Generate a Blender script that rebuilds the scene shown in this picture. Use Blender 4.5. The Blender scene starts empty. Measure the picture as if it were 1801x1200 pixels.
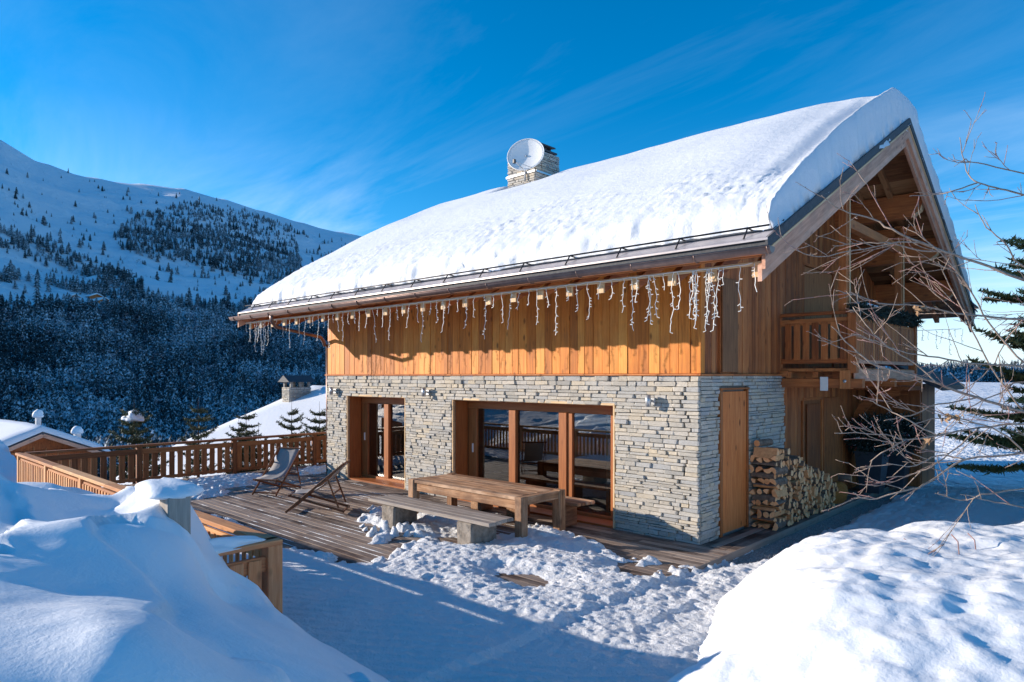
import bpy, math, random
import numpy as np
from mathutils import Vector, Matrix
S = bpy.context.scene
COL = S.collection
R = math.radians
random.seed(7)
# ------------------------------------------------------------------ camera, sky, sun, exposure
CAM = (5.28, -9.94, 2.7)
YAW = R(43.4)
cd = bpy.data.cameras.new('camera'); cam = bpy.data.objects.new('camera', cd); COL.objects.link(cam)
cam.location = CAM; cam.rotation_euler = (R(90), 0, YAW)
cd.sensor_width = 36; cd.lens = 23.79; cd.shift_y = 0.0339; cd.clip_start = 0.05; cd.clip_end = 12000
S.camera = cam
SUN_EL, SUN_AZ = 14.5, 237.0          # elevation, clockwise from +Y
sun_from = Vector((math.sin(R(SUN_AZ))*math.cos(R(SUN_EL)), math.cos(R(SUN_AZ))*math.cos(R(SUN_EL)), math.sin(R(SUN_EL))))
sl = bpy.data.lights.new('sun', 'SUN'); so = bpy.data.objects.new('sun', sl); COL.objects.link(so)
sl.energy = 4.3; sl.angle = R(0.53); sl.color = (1.0, 0.885, 0.75)
so.rotation_euler = (-sun_from).to_track_quat('-Z', 'Y').to_euler(); so.location = (-20, -12, 12)
W = bpy.data.worlds.new('World'); S.world = W; W.use_nodes = True
nt = W.node_tree; nt.nodes.clear()
def N(nt, typ, **kw):
    n = nt.nodes.new(typ)
    for k, v in kw.items():
        if k.startswith('i_'):
            n.inputs[k[2:].replace('_', ' ')].default_value = v
        else: setattr(n, k, v)
    return n
def L(nt, a, b): nt.links.new(a, b)
sky = N(nt, 'ShaderNodeTexSky', sky_type='NISHITA', sun_disc=False, sun_elevation=R(SUN_EL), sun_rotation=R(SUN_AZ), altitude=1700, air_density=1.0, dust_density=0.15, ozone_density=3.0)
hs = N(nt, 'ShaderNodeHueSaturation'); hs.inputs['Saturation'].default_value = 1.36; hs.inputs['Hue'].default_value = 0.496; hs.inputs['Value'].default_value = 1.0
L(nt, sky.outputs[0], hs.inputs['Color'])
tc = N(nt, 'ShaderNodeTexCoord')
sep = N(nt, 'ShaderNodeSeparateXYZ'); L(nt, tc.outputs['Generated'], sep.inputs[0])
zc = N(nt, 'ShaderNodeMath', operation='MAXIMUM'); L(nt, sep.outputs[2], zc.inputs[0]); zc.inputs[1].default_value = 0.0
za = N(nt, 'ShaderNodeMath', operation='ADD'); L(nt, zc.outputs[0], za.inputs[0]); za.inputs[1].default_value = 0.12
inv = N(nt, 'ShaderNodeMath', operation='DIVIDE'); inv.inputs[0].default_value = 1.0; L(nt, za.outputs[0], inv.inputs[1])
vs = N(nt, 'ShaderNodeVectorMath', operation='SCALE'); L(nt, tc.outputs['Generated'], vs.inputs[0]); L(nt, inv.outputs[0], vs.inputs['Scale'])
mp = N(nt, 'ShaderNodeMapping'); mp.inputs['Rotation'].default_value = (0, 0, R(25)); mp.inputs['Scale'].default_value = (0.55, 1.7, 0.0); L(nt, vs.outputs[0], mp.inputs[0])
cn = N(nt, 'ShaderNodeTexNoise'); cn.inputs['Scale'].default_value = 0.95; cn.inputs['Detail'].default_value = 9; cn.inputs['Roughness'].default_value = 0.62; cn.inputs['Distortion'].default_value = 0.5
L(nt, mp.outputs[0], cn.inputs['Vector'])
cr = N(nt, 'ShaderNodeMapRange'); cr.inputs['From Min'].default_value = 0.46; cr.inputs['From Max'].default_value = 0.72; L(nt, cn.outputs[0], cr.inputs['Value'])
# thin veils thicken towards the horizon
hz = N(nt, 'ShaderNodeMapRange'); hz.inputs['From Min'].default_value = 0.02; hz.inputs['From Max'].default_value = 0.34; hz.inputs['To Min'].default_value = 1.0; hz.inputs['To Max'].default_value = 0.10; L(nt, sep.outputs[2], hz.inputs['Value'])
cm = N(nt, 'ShaderNodeMath', operation='MULTIPLY'); L(nt, cr.outputs[0], cm.inputs[0]); L(nt, hz.outputs[0], cm.inputs[1])
cm2 = N(nt, 'ShaderNodeMath', operation='MULTIPLY'); L(nt, cm.outputs[0], cm2.inputs[0]); cm2.inputs[1].default_value = 0.75
mx = N(nt, 'ShaderNodeMix', data_type='RGBA'); L(nt, cm2.outputs[0], mx.inputs['Factor']); L(nt, hs.outputs[0], mx.inputs[6]); mx.inputs[7].default_value = (3.9, 4.8, 5.8, 1)
bg = N(nt, 'ShaderNodeBackground'); bg.inputs['Strength'].default_value = 0.14
hv_ = N(nt, 'ShaderNodeMapRange', interpolation_type='SMOOTHSTEP'); hv_.inputs['From Min'].default_value = 0.0; hv_.inputs['From Max'].default_value = 0.22; hv_.inputs['To Min'].default_value = 0.72; hv_.inputs['To Max'].default_value = 0.0; L(nt, sep.outputs[2], hv_.inputs['Value'])
mh = N(nt, 'ShaderNodeMix', data_type='RGBA'); L(nt, hv_.outputs[0], mh.inputs['Factor']); L(nt, mx.outputs[2], mh.inputs[6]); mh.inputs[7].default_value = (3.7, 4.5, 5.2, 1)
L(nt, mh.outputs[2], bg.inputs['Color'])
wo = N(nt, 'ShaderNodeOutputWorld'); L(nt, bg.outputs[0], wo.inputs['Surface'])
vs_ = S.view_settings; vs_.view_transform = 'Standard'; vs_.look = 'None'; vs_.gamma = 1; vs_.use_curve_mapping = False; vs_.exposure = 0.74
S.render.engine = 'CYCLES'
S.cycles.max_bounces = 6; S.cycles.transparent_max_bounces = 12; S.cycles.use_denoising = True

# ------------------------------------------------------------------ helpers
cth, sth = math.cos(YAW), math.sin(YAW)
rv = (cth, sth); dv = (-sth, cth)
def pix(px, py, depth):                      # a point seen at (px, py) of the 1801-wide photograph, depth metres ahead
    X = (px-900.5)/1190*depth; Z = CAM[2]-(py-661)/1190*depth
    return (CAM[0]+X*rv[0]+depth*dv[0], CAM[1]+X*rv[1]+depth*dv[1], Z)
def pix_z(px, py, z=0.0):
    return pix(px, py, 1190*(CAM[2]-z)/(py-661))
def project(x, y, z):
    vx = x-CAM[0]; vy = y-CAM[1]
    X = vx*rv[0]+vy*rv[1]; D = vx*dv[0]+vy*dv[1]
    return 900.5+1190*X/np.maximum(D, .01), 661-1190*(z-CAM[2])/np.maximum(D, .01), D
def h3(i, j, k, s):
    n = (i*374761393 + j*668265263 + k*2147483647 + s*974634777) & 0xffffffff
    n = ((n ^ (n >> 13))*1274126177) & 0xffffffff
    n = ((n ^ (n >> 16))*2246822519) & 0xffffffff
    return ((n ^ (n >> 15)) & 0xffffff)/float(0xffffff)
def vnoise(x, y, s=0):
    x = np.asarray(x, float); y = np.asarray(y, float)
    i = np.floor(x).astype(np.int64); j = np.floor(y).astype(np.int64)
    fx = x-i; fy = y-j; fx = fx*fx*fx*(fx*(fx*6-15)+10); fy = fy*fy*fy*(fy*(fy*6-15)+10)
    a = h3(i, j, 0, s); b = h3(i+1, j, 0, s); c = h3(i, j+1, 0, s); d = h3(i+1, j+1, 0, s)
    return (a*(1-fx)+b*fx)*(1-fy)+(c*(1-fx)+d*fx)*fy
def fbm(x, y, s=0, o=4, g=.5):
    x = np.asarray(x, float); y = np.asarray(y, float)
    t = 0; a = 1; n = 0
    for k in range(o):
        t = t+a*(vnoise(x, y, s+k*17)*2-1); n += a; a *= g
        x, y = (x*1.6-y*1.2)+7.3, (x*1.2+y*1.6)+3.1
    return t/n
def sstep(a, b, x):
    t = np.clip((np.asarray(x, float)-a)/(b-a), 0, 1); return t*t*(3-2*t)
WL = {}                                       # world location of parents (unrotated ones)
def link(o, parent=None):
    COL.objects.link(o)
    if parent is not None:
        o.parent = parent
        w = WL.get(parent.name)
        if w is not None: o.location = Vector(o.location)-w
        WL[o.name] = (w if w is not None else Vector((0, 0, 0)))+Vector(o.location)
        if parent.name in NOREL: o.location = Vector(o.location)+(w if w is not None else Vector((0,0,0)))
    else: WL[o.name] = Vector(o.location)
    return o
NOREL = set()
def tag(o, label, cat, group=None, kind=None):
    if label: o['label'] = label
    if cat: o['category'] = cat
    if group: o['group'] = group
    if kind: o['kind'] = kind
    return o
def empty(name, loc=(0, 0, 0), label=None, cat=None, group=None, rz=0, parent=None):
    o = bpy.data.objects.new(name, None); o.location = loc; o.rotation_euler = (0, 0, rz); o.empty_display_size = .2
    link(o, parent)
    if label: tag(o, label, cat, group)
    return o
def mesh(name, V, F, mats, smooth=False, mi=None):
    me = bpy.data.meshes.new(name); me.from_pydata([tuple(v) for v in V], [], [tuple(f) for f in F])
    for m in (mats if isinstance(mats, (list, tuple)) else [mats]): me.materials.append(m)
    if mi is not None: me.polygons.foreach_set('material_index', mi)
    if smooth: me.polygons.foreach_set('use_smooth', [True]*len(me.polygons))
    me.update(); return me
def obj(name, me, loc=(0, 0, 0), parent=None, rot=None, scale=None):
    o = bpy.data.objects.new(name, me); o.location = loc
    if rot is not None: o.rotation_euler = rot
    if scale is not None: o.scale = scale
    return link(o, parent)
BF = [(0,3,2,1),(4,5,6,7),(0,1,5,4),(1,2,6,5),(2,3,7,6),(3,0,4,7)]
def box_vf(x0, x1, y0, y1, z0, z1):
    return [(x0,y0,z0),(x1,y0,z0),(x1,y1,z0),(x0,y1,z0),(x0,y0,z1),(x1,y0,z1),(x1,y1,z1),(x0,y1,z1)], BF
def cbox_vf(sx, sy, sz, c, jit=0, rnd=random):
    # chamfered box centred at the origin, half sizes sx, sy, sz
    c = min(c, sx*.45, sy*.45, sz*.45)
    V = []; idx = {}
    for a in (-1, 1):
        for b in (-1, 1):
            for d in (-1, 1):
                j = [rnd.uniform(-jit, jit) for _ in range(3)]
                idx[a,b,d,0] = len(V); V.append((a*sx+j[0], b*(sy-c)+j[1], d*(sz-c)+j[2]))
                idx[a,b,d,1] = len(V); V.append((a*(sx-c)+j[0], b*sy+j[1], d*(sz-c)+j[2]))
                idx[a,b,d,2] = len(V); V.append((a*(sx-c)+j[0], b*(sy-c)+j[1], d*sz+j[2]))
    F = []
    for a in (-1, 1):
        q = [idx[a,-1,-1,0], idx[a,1,-1,0], idx[a,1,1,0], idx[a,-1,1,0]]; F.append(q if a > 0 else q[::-1])
        q = [idx[-1,a,-1,1], idx[-1,a,1,1], idx[1,a,1,1], idx[1,a,-1,1]]; F.append(q if a > 0 else q[::-1])
        q = [idx[-1,-1,a,2], idx[1,-1,a,2], idx[1,1,a,2], idx[-1,1,a,2]]; F.append(q if a > 0 else q[::-1])
    for b in (-1, 1):
        for d in (-1, 1):
            q = [idx[-1,b,d,1], idx[-1,b,d,2], idx[1,b,d,2], idx[1,b,d,1]]; F.append(q if b*d > 0 else q[::-1])
            q = [idx[b,-1,d,2], idx[b,-1,d,0], idx[b,1,d,0], idx[b,1,d,2]]; F.append(q if b*d > 0 else q[::-1])
            q = [idx[b,d,-1,0], idx[b,d,-1,1], idx[b,d,1,1], idx[b,d,1,0]]; F.append(q if b*d > 0 else q[::-1])
    for a in (-1, 1):
        for b in (-1, 1):
            for d in (-1, 1):
                q = [idx[a,b,d,0], idx[a,b,d,1], idx[a,b,d,2]]; F.append(q if a*b*d > 0 else q[::-1])
    return V, F
def box(name, x0, x1, y0, y1, z0, z1, mat, parent=None, c=0.006, rot=None):
    V, F = cbox_vf((x1-x0)/2, (y1-y0)/2, (z1-z0)/2, c)
    return obj(name, mesh(name, V, F, mat), ((x0+x1)/2, (y0+y1)/2, (z0+z1)/2), parent, rot)
def beam(name, p, q, w, h, mat, parent=None, c=0.006, up=(0, 0, 1)):
    # rectangular bar from p to q, w across, h along 'up'; grain along local X
    p = Vector(p); q = Vector(q); d = q-p; Ln = d.length; d.normalize()
    y = Vector(up).cross(d)
    if y.length < 1e-4: y = Vector((0, 1, 0)).cross(d)
    y.normalize(); z = d.cross(y)
    V, F = cbox_vf(Ln/2, w/2, h/2, c)
    m = Matrix((d, y, z)).transposed()
    return obj(name, mesh(name, V, F, mat), (p+q)/2, parent, m.to_euler())
def tube_vf(pts, rad, n=6, cap=True):
    pts = [Vector(p) for p in pts]
    if not isinstance(rad, (list, tuple)): rad = [rad]*len(pts)
    V = []; F = []; pu = None
    for i, p in enumerate(pts):
        t = (pts[min(i+1, len(pts)-1)]-pts[max(i-1, 0)])
        if t.length < 1e-9: t = Vector((0, 0, 1))
        t.normalize()
        if pu is None:
            u = t.cross(Vector((0, 0, 1)));
            if u.length < .1: u = t.cross(Vector((1, 0, 0)))
        else: u = pu-t*pu.dot(t)
        u.normalize(); pu = u; w = t.cross(u)
        for k in range(n):
            a = 2*math.pi*k/n; V.append(p+(u*math.cos(a)+w*math.sin(a))*rad[i])
    for i in range(len(pts)-1):
        for k in range(n):
            F.append((i*n+k, i*n+(k+1) % n, (i+1)*n+(k+1) % n, (i+1)*n+k))
    if cap and n > 2: F.append(tuple(range(n))[::-1]); F.append(tuple((len(pts)-1)*n+k for k in range(n)))
    return V, F
def tube(name, pts, rad, mat, parent=None, n=8, smooth=True):
    V, F = tube_vf(pts, rad, n); return obj(name, mesh(name, V, F, mat, smooth), (0, 0, 0), parent)
class MB:
    def __init__(s): s.V = []; s.F = []; s.M = []
    def add(s, V, F, m=0):
        o = len(s.V); s.V += [tuple(v) for v in V]; s.F += [tuple(i+o for i in f) for f in F]; s.M += [m]*len(F)
    def box(s, *a, m=0): V, F = box_vf(*a); s.add(V, F, m)
    def make(s, name, mats, parent=None, smooth=False, loc=(0, 0, 0)):
        return obj(name, mesh(name, s.V, s.F, mats, smooth, s.M), loc, parent)
def nmesh(name, V, F, mat, smooth=True):     # fast, arrays; F all quads or all tris
    me = bpy.data.meshes.new(name); V = np.asarray(V, np.float32); F = np.asarray(F, np.int32)
    me.vertices.add(len(V)); me.vertices.foreach_set('co', V.ravel())
    me.loops.add(F.size); me.loops.foreach_set('vertex_index', F.ravel())
    me.polygons.add(len(F)); me.polygons.foreach_set('loop_start', np.arange(0, F.size, F.shape[1], dtype=np.int32))
    me.polygons.foreach_set('loop_total', np.full(len(F), F.shape[1], np.int32))
    me.materials.append(mat); me.update(calc_edges=True)
    if smooth: me.polygons.foreach_set('use_smooth', np.ones(len(F), bool))
    return me
def grid_faces(nu, nv):
    i = np.arange(nu-1)[:, None]*nv+np.arange(nv-1)[None, :]
    return np.stack([i, i+nv, i+nv+1, i+1], -1).reshape(-1, 4)

# ------------------------------------------------------------------ materials
def newmat(name):
    m = bpy.data.materials.new(name); m.use_nodes = True; t = m.node_tree
    return m, t, t.nodes['Principled BSDF']
def ramp(t, stops, src):
    r = t.nodes.new('ShaderNodeValToRGB'); e = r.color_ramp.elements
    while len(e) < len(stops): e.new(.5)
    for i, (p, c) in enumerate(stops): e[i].position = p; e[i].color = (*c, 1) if len(c) == 3 else c
    L(t, src, r.inputs[0]); return r
def wood(name, cols, axis=0, knots=.5, rough=.65, wear=None, bump=.35, hv=.25, scale=1.0):
    """cols: dark, mid, light. grain runs along the object's local axis; every object gets its own tone"""
    m, t, p = newmat(name)
    c = N(t, 'ShaderNodeTexCoord'); oi = N(t, 'ShaderNodeObjectInfo')
    ad = N(t, 'ShaderNodeVectorMath', operation='MULTIPLY_ADD'); L(t, oi.outputs['Random'], ad.inputs[0]); ad.inputs[1].default_value = (37, 53, 71); L(t, c.outputs['Object'], ad.inputs[2])
    mp = N(t, 'ShaderNodeMapping'); s = [11*scale]*3; s[axis] = .75*scale; mp.inputs['Scale'].default_value = s; L(t, ad.outputs[0], mp.inputs[0])
    n1 = N(t, 'ShaderNodeTexNoise'); n1.inputs['Scale'].default_value = 2.2; n1.inputs['Detail'].default_value = 7; n1.inputs['Roughness'].default_value = .62; n1.inputs['Distortion'].default_value = .6; L(t, mp.outputs[0], n1.inputs['Vector'])
    mk = N(t, 'ShaderNodeMapping'); s = [5.5*scale]*3; s[axis] = 2.6*scale; mk.inputs['Scale'].default_value = s; L(t, ad.outputs[0], mk.inputs[0])
    vo = N(t, 'ShaderNodeTexVoronoi'); vo.inputs['Scale'].default_value = 1.0; L(t, mk.outputs[0], vo.inputs['Vector'])
    kr = N(t, 'ShaderNodeMapRange'); kr.inputs['From Min'].default_value = .07; kr.inputs['From Max'].default_value = .20; kr.inputs['To Min'].default_value = knots; kr.inputs['To Max'].default_value = 0; L(t, vo.outputs['Distance'], kr.inputs['Value'])
    # tone: grain + per-object
    ro = N(t, 'ShaderNodeMath', operation='MULTIPLY_ADD'); L(t, oi.outputs['Random'], ro.inputs[0]); ro.inputs[1].default_value = hv*2; ro.inputs[2].default_value = -hv
    sm = N(t, 'ShaderNodeMath', operation='ADD'); L(t, n1.outputs[0], sm.inputs[0]); L(t, ro.outputs[0], sm.inputs[1])
    r = ramp(t, [(.22, cols[0]), (.5, cols[1]), (.8, cols[2])], sm.outputs[0])
    mk2 = N(t, 'ShaderNodeMix', data_type='RGBA'); L(t, kr.outputs[0], mk2.inputs['Factor']); L(t, r.outputs[0], mk2.inputs[6]); mk2.inputs[7].default_value = (cols[0][0]*.35, cols[0][1]*.3, cols[0][2]*.3, 1)
    out = mk2.outputs[2]
    if wear:
        n2 = N(t, 'ShaderNodeTexNoise'); n2.inputs['Scale'].default_value = 1.7; n2.inputs['Detail'].default_value = 6; n2.inputs['Roughness'].default_value = .6; L(t, ad.outputs[0], n2.inputs['Vector'])
        wr = N(t, 'ShaderNodeMapRange'); wr.inputs['From Min'].default_value = .42; wr.inputs['From Max'].default_value = .68; wr.inputs['To Max'].default_value = wear[1]; L(t, n2.outputs[0], wr.inputs['Value'])
        w2 = N(t, 'ShaderNodeMix', data_type='RGBA'); L(t, wr.outputs[0], w2.inputs['Factor']); L(t, out, w2.inputs[6]); w2.inputs[7].default_value = (*wear[0], 1); out = w2.outputs[2]
    L(t, out, p.inputs['Base Color']); p.inputs['Roughness'].default_value = rough
    try: p.inputs['Specular IOR Level'].default_value = .3
    except KeyError: pass
    b = N(t, 'ShaderNodeBump'); b.inputs['Strength'].default_value = bump; b.inputs['Distance'].default_value = .006; L(t, n1.outputs[0], b.inputs['Height']); L(t, b.outputs[0], p.inputs['Normal'])
    return m
def plain(name, col, rough=.6, metal=0, nz=0, nscale=8, col2=None, bump=0, bdist=.01):
    m, t, p = newmat(name); p.inputs['Roughness'].default_value = rough; p.inputs['Metallic'].default_value = metal
    p.inputs['Base Color'].default_value = (*col, 1)
    if col2 or bump:
        c = N(t, 'ShaderNodeTexCoord'); n1 = N(t, 'ShaderNodeTexNoise'); n1.inputs['Scale'].default_value = nscale; n1.inputs['Detail'].default_value = 6; n1.inputs['Roughness'].default_value = .6; L(t, c.outputs['Object'], n1.inputs['Vector'])
        if col2:
            r = ramp(t, [(.3, col), (.7, col2)], n1.outputs[0]); L(t, r.outputs[0], p.inputs['Base Color'])
        if bump:
            b = N(t, 'ShaderNodeBump'); b.inputs['Strength'].default_value = bump; b.inputs['Distance'].default_value = bdist; L(t, n1.outputs[0], b.inputs['Height']); L(t, b.outputs[0], p.inputs['Normal'])
    return m
def snowmat(name, scale=28, bump=.35, dist=.02, col=(.86, .88, .91), sss=0.0):
    m, t, p = newmat(name); p.inputs['Base Color'].default_value = (*col, 1); p.inputs['Roughness'].default_value = .62
    p.inputs['Specular IOR Level'].default_value = .25
    c = N(t, 'ShaderNodeTexCoord'); n1 = N(t, 'ShaderNodeTexNoise'); n1.inputs['Scale'].default_value = scale; n1.inputs['Detail'].default_value = 8; n1.inputs['Roughness'].default_value = .68; L(t, c.outputs['Object'], n1.inputs['Vector'])
    n2 = N(t, 'ShaderNodeTexNoise'); n2.inputs['Scale'].default_value = scale*.22; n2.inputs['Detail'].default_value = 4; L(t, c.outputs['Object'], n2.inputs['Vector'])
    ad = N(t, 'ShaderNodeMath', operation='MULTIPLY_ADD'); L(t, n2.outputs[0], ad.inputs[0]); ad.inputs[1].default_value = 1.6; L(t, n1.outputs[0], ad.inputs[2])
    b = N(t, 'ShaderNodeBump'); b.inputs['Strength'].default_value = bump; b.inputs['Distance'].default_value = dist; L(t, ad.outputs[0], b.inputs['Height']); L(t, b.outputs[0], p.inputs['Normal'])
    return m
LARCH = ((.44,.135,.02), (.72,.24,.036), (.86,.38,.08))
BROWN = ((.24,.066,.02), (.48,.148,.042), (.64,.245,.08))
FRAME = ((.24,.075,.022), (.36,.12,.035), (.46,.17,.055))
GREYW = ((.11,.095,.085), (.24,.20,.17), (.40,.33,.27))
TABLE = ((.17,.075,.035), (.43,.23,.12), (.66,.45,.30))
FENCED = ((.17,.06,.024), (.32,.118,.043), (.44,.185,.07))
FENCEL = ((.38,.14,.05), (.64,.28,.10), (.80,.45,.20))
DECK = ((.05,.030,.024), (.15,.098,.074), (.33,.25,.20))
WM = {}
def wd(kind, axis):
    k = (kind, axis)
    if k not in WM:
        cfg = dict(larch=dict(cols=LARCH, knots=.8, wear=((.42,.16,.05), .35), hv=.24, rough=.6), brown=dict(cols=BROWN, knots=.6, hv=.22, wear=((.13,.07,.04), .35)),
                   frame=dict(cols=FRAME, knots=.25, hv=.08, rough=.45), grey=dict(cols=GREYW, knots=.4, hv=.2, wear=((.36,.33,.31), .5)),
                   table=dict(cols=TABLE, knots=.6, hv=.22, wear=((.13,.07,.045), .9), bump=1.0, rough=.8), fdark=dict(cols=FENCED, knots=.4, hv=.2),
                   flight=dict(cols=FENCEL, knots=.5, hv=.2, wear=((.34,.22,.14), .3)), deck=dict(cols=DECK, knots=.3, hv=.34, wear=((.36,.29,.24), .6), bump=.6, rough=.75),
                   fret=dict(cols=((.45,.11,.035),(.74,.235,.085),(.90,.38,.16)), knots=.6, hv=.15, wear=((.50,.21,.11), .5)),
                   pale=dict(cols=((.45,.26,.12),(.66,.44,.24),(.80,.60,.38)), knots=.3, hv=.1), chair=dict(cols=((.12,.045,.022),(.22,.085,.038),(.32,.14,.06)), knots=.1, hv=.1, rough=.45),
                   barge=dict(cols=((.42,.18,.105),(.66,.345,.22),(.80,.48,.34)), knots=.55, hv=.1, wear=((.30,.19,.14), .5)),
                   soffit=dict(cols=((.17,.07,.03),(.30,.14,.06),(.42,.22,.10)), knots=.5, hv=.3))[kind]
        WM[k] = wood('wood_%s_%s' % (kind, 'xyz'[axis]), axis=axis, **cfg)
    return WM[k]
def stonemat(name, attr):
    m, t, p = newmat(name)
    c = N(t, 'ShaderNodeTexCoord')
    if attr: src = N(t, 'ShaderNodeAttribute', attribute_name='tone').outputs['Fac']; vec = c.outputs['Object']
    else:
        oi = N(t, 'ShaderNodeObjectInfo'); src = oi.outputs['Random']
        ad = N(t, 'ShaderNodeVectorMath', operation='MULTIPLY_ADD'); L(t, src, ad.inputs[0]); ad.inputs[1].default_value = (31, 17, 43); L(t, c.outputs['Object'], ad.inputs[2]); vec = ad.outputs[0]
    r = ramp(t, [(0, (.33,.315,.29)), (.14, (.43,.395,.34)), (.28, (.49,.43,.345)), (.42, (.41,.40,.375)), (.56, (.54,.485,.41)), (.70, (.385,.38,.37)), (.84, (.50,.46,.40)), (1, (.55,.465,.345))], src)
    n1 = N(t, 'ShaderNodeTexNoise'); n1.inputs['Scale'].default_value = 22 if attr else 5; n1.inputs['Detail'].default_value = 7; n1.inputs['Roughness'].default_value = .7; L(t, vec, n1.inputs['Vector'])
    r2 = ramp(t, [(.25, (.45,.42,.40)), (.5, (1,1,1)), (.8, (1.25,1.22,1.18))], n1.outputs[0])
    mm = N(t, 'ShaderNodeMix', data_type='RGBA', blend_type='MULTIPLY'); mm.inputs['Factor'].default_value = .75; L(t, r.outputs[0], mm.inputs[6]); L(t, r2.outputs[0], mm.inputs[7])
    L(t, mm.outputs[2], p.inputs['Base Color']); p.inputs['Roughness'].default_value = .85
    b = N(t, 'ShaderNodeBump'); b.inputs['Strength'].default_value = .6; b.inputs['Distance'].default_value = .012; L(t, n1.outputs[0], b.inputs['Height']); L(t, b.outputs[0], p.inputs['Normal'])
    return m
M_stone = stonemat('stone_piece', False); M_stoneA = stonemat('stone_mass', True)
M_mortar = plain('mortar', (.22,.205,.185), .95, col2=(.33,.31,.28), nscale=20, bump=.5)
M_snow = snowmat('snow_soft', 30, .55, .012, (.83,.845,.865))
M_snowr = snowmat('snow_trodden', 34, 1.0, .035, (.80,.81,.83))
M_snowroof = snowmat('snow_roof', 34, .6, .015, (.76,.775,.80))
M_snowfar = snowmat('snow_far', .06, .8, 7.0, (.78,.81,.86))
M_slate = plain('roof_edge_slate', (.035,.038,.045), .7, col2=(.07,.072,.08), nscale=20, bump=.5)
M_copper = plain('brown_metal', (.16,.105,.09), .42, .65, col2=(.26,.175,.15), nscale=5, bump=.1)
M_flash = plain('eave_flashing', (.40,.34,.33), .38, .35, col2=(.52,.46,.45), nscale=3)
M_iron = plain('dark_iron', (.04,.035,.035), .5, .5)
M_cable = plain('light_cable', (.80,.78,.72), .5)
M_white = plain('white_plastic', (.78,.78,.76), .4)
M_dish = plain('dish_paint', (.78,.76,.73), .6, col2=(.83,.81,.78), nscale=4)
M_galv = plain('galvanised_steel', (.55,.56,.57), .35, .6)
M_black = plain('black_plastic', (.02,.02,.022), .4)
M_pot = plain('planter_anthracite', (.035,.045,.06), .35, col2=(.055,.07,.09), nscale=6)
M_canvas = plain('grey_sling_canvas', (.27,.25,.245), .85, col2=(.34,.32,.31), nscale=160, bump=.15, bdist=.002)
M_inner = plain('interior_wall', (.16,.13,.10), .8)
M_curtain = plain('curtain_cloth', (.42,.35,.24), .85, col2=(.52,.45,.33), nscale=9)
M_sofa = plain('sofa_fabric', (.10,.12,.11), .9, col2=(.16,.18,.165), nscale=30)
M_gravel = plain('gravel_grit', (.16,.15,.14), .9, col2=(.50,.47,.44), nscale=55, bump=1.0, bdist=.03)
M_bark = plain('log_bark', (.09,.06,.045), .9, col2=(.26,.19,.14), nscale=14, bump=.8, bdist=.01)
M_cut = None
def cutwood():
    m, t, p = newmat('cut_log_end')
    oi = N(t, 'ShaderNodeObjectInfo'); c = N(t, 'ShaderNodeTexCoord')
    n = N(t, 'ShaderNodeTexNoise'); n.inputs['Scale'].default_value = 16; n.inputs['Detail'].default_value = 5; L(t, c.outputs['Object'], n.inputs['Vector'])
    a = N(t, 'ShaderNodeMath', operation='MULTIPLY_ADD'); L(t, oi.outputs['Random'], a.inputs[0]); a.inputs[1].default_value = .6; L(t, n.outputs[0], a.inputs[2])
    s = N(t, 'ShaderNodeMath', operation='MULTIPLY'); L(t, a.outputs[0], s.inputs[0]); s.inputs[1].default_value = .65
    r = ramp(t, [(.2, (.55,.24,.095)), (.5, (.86,.39,.165)), (.8, (.95,.56,.29))], s.outputs[0]); L(t, r.outputs[0], p.inputs['Base Color']); p.inputs['Roughness'].default_value = .85
    return m
M_cut = cutwood()
M_splinter = plain('split_wood', (.58,.25,.10), .85, col2=(.84,.44,.20), nscale=20, bump=.5, bdist=.006)
M_twig = plain('twig_bark', (.18,.125,.095), .7, col2=(.44,.335,.26), nscale=30)
M_twigred = plain('young_shoot_bark', (.25,.11,.10), .6, col2=(.38,.24,.21), nscale=30)
M_leafdry = plain('dry_leaf', (.22,.12,.06), .8, col2=(.38,.24,.13), nscale=30)
M_needle = plain('spruce_needles', (.035,.055,.022), .7, col2=(.11,.12,.045), nscale=3)
M_needlesun = plain('sunlit_spruce_needles', (.12,.12,.04), .7, col2=(.34,.29,.10), nscale=2)  # needle colour lightened to carry the sun on the tall spruce
M_needled = plain('garland_needles', (.010,.022,.016), .7, col2=(.03,.05,.04), nscale=12)
M_trunk = plain('spruce_bark', (.08,.055,.045), .9)
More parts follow.
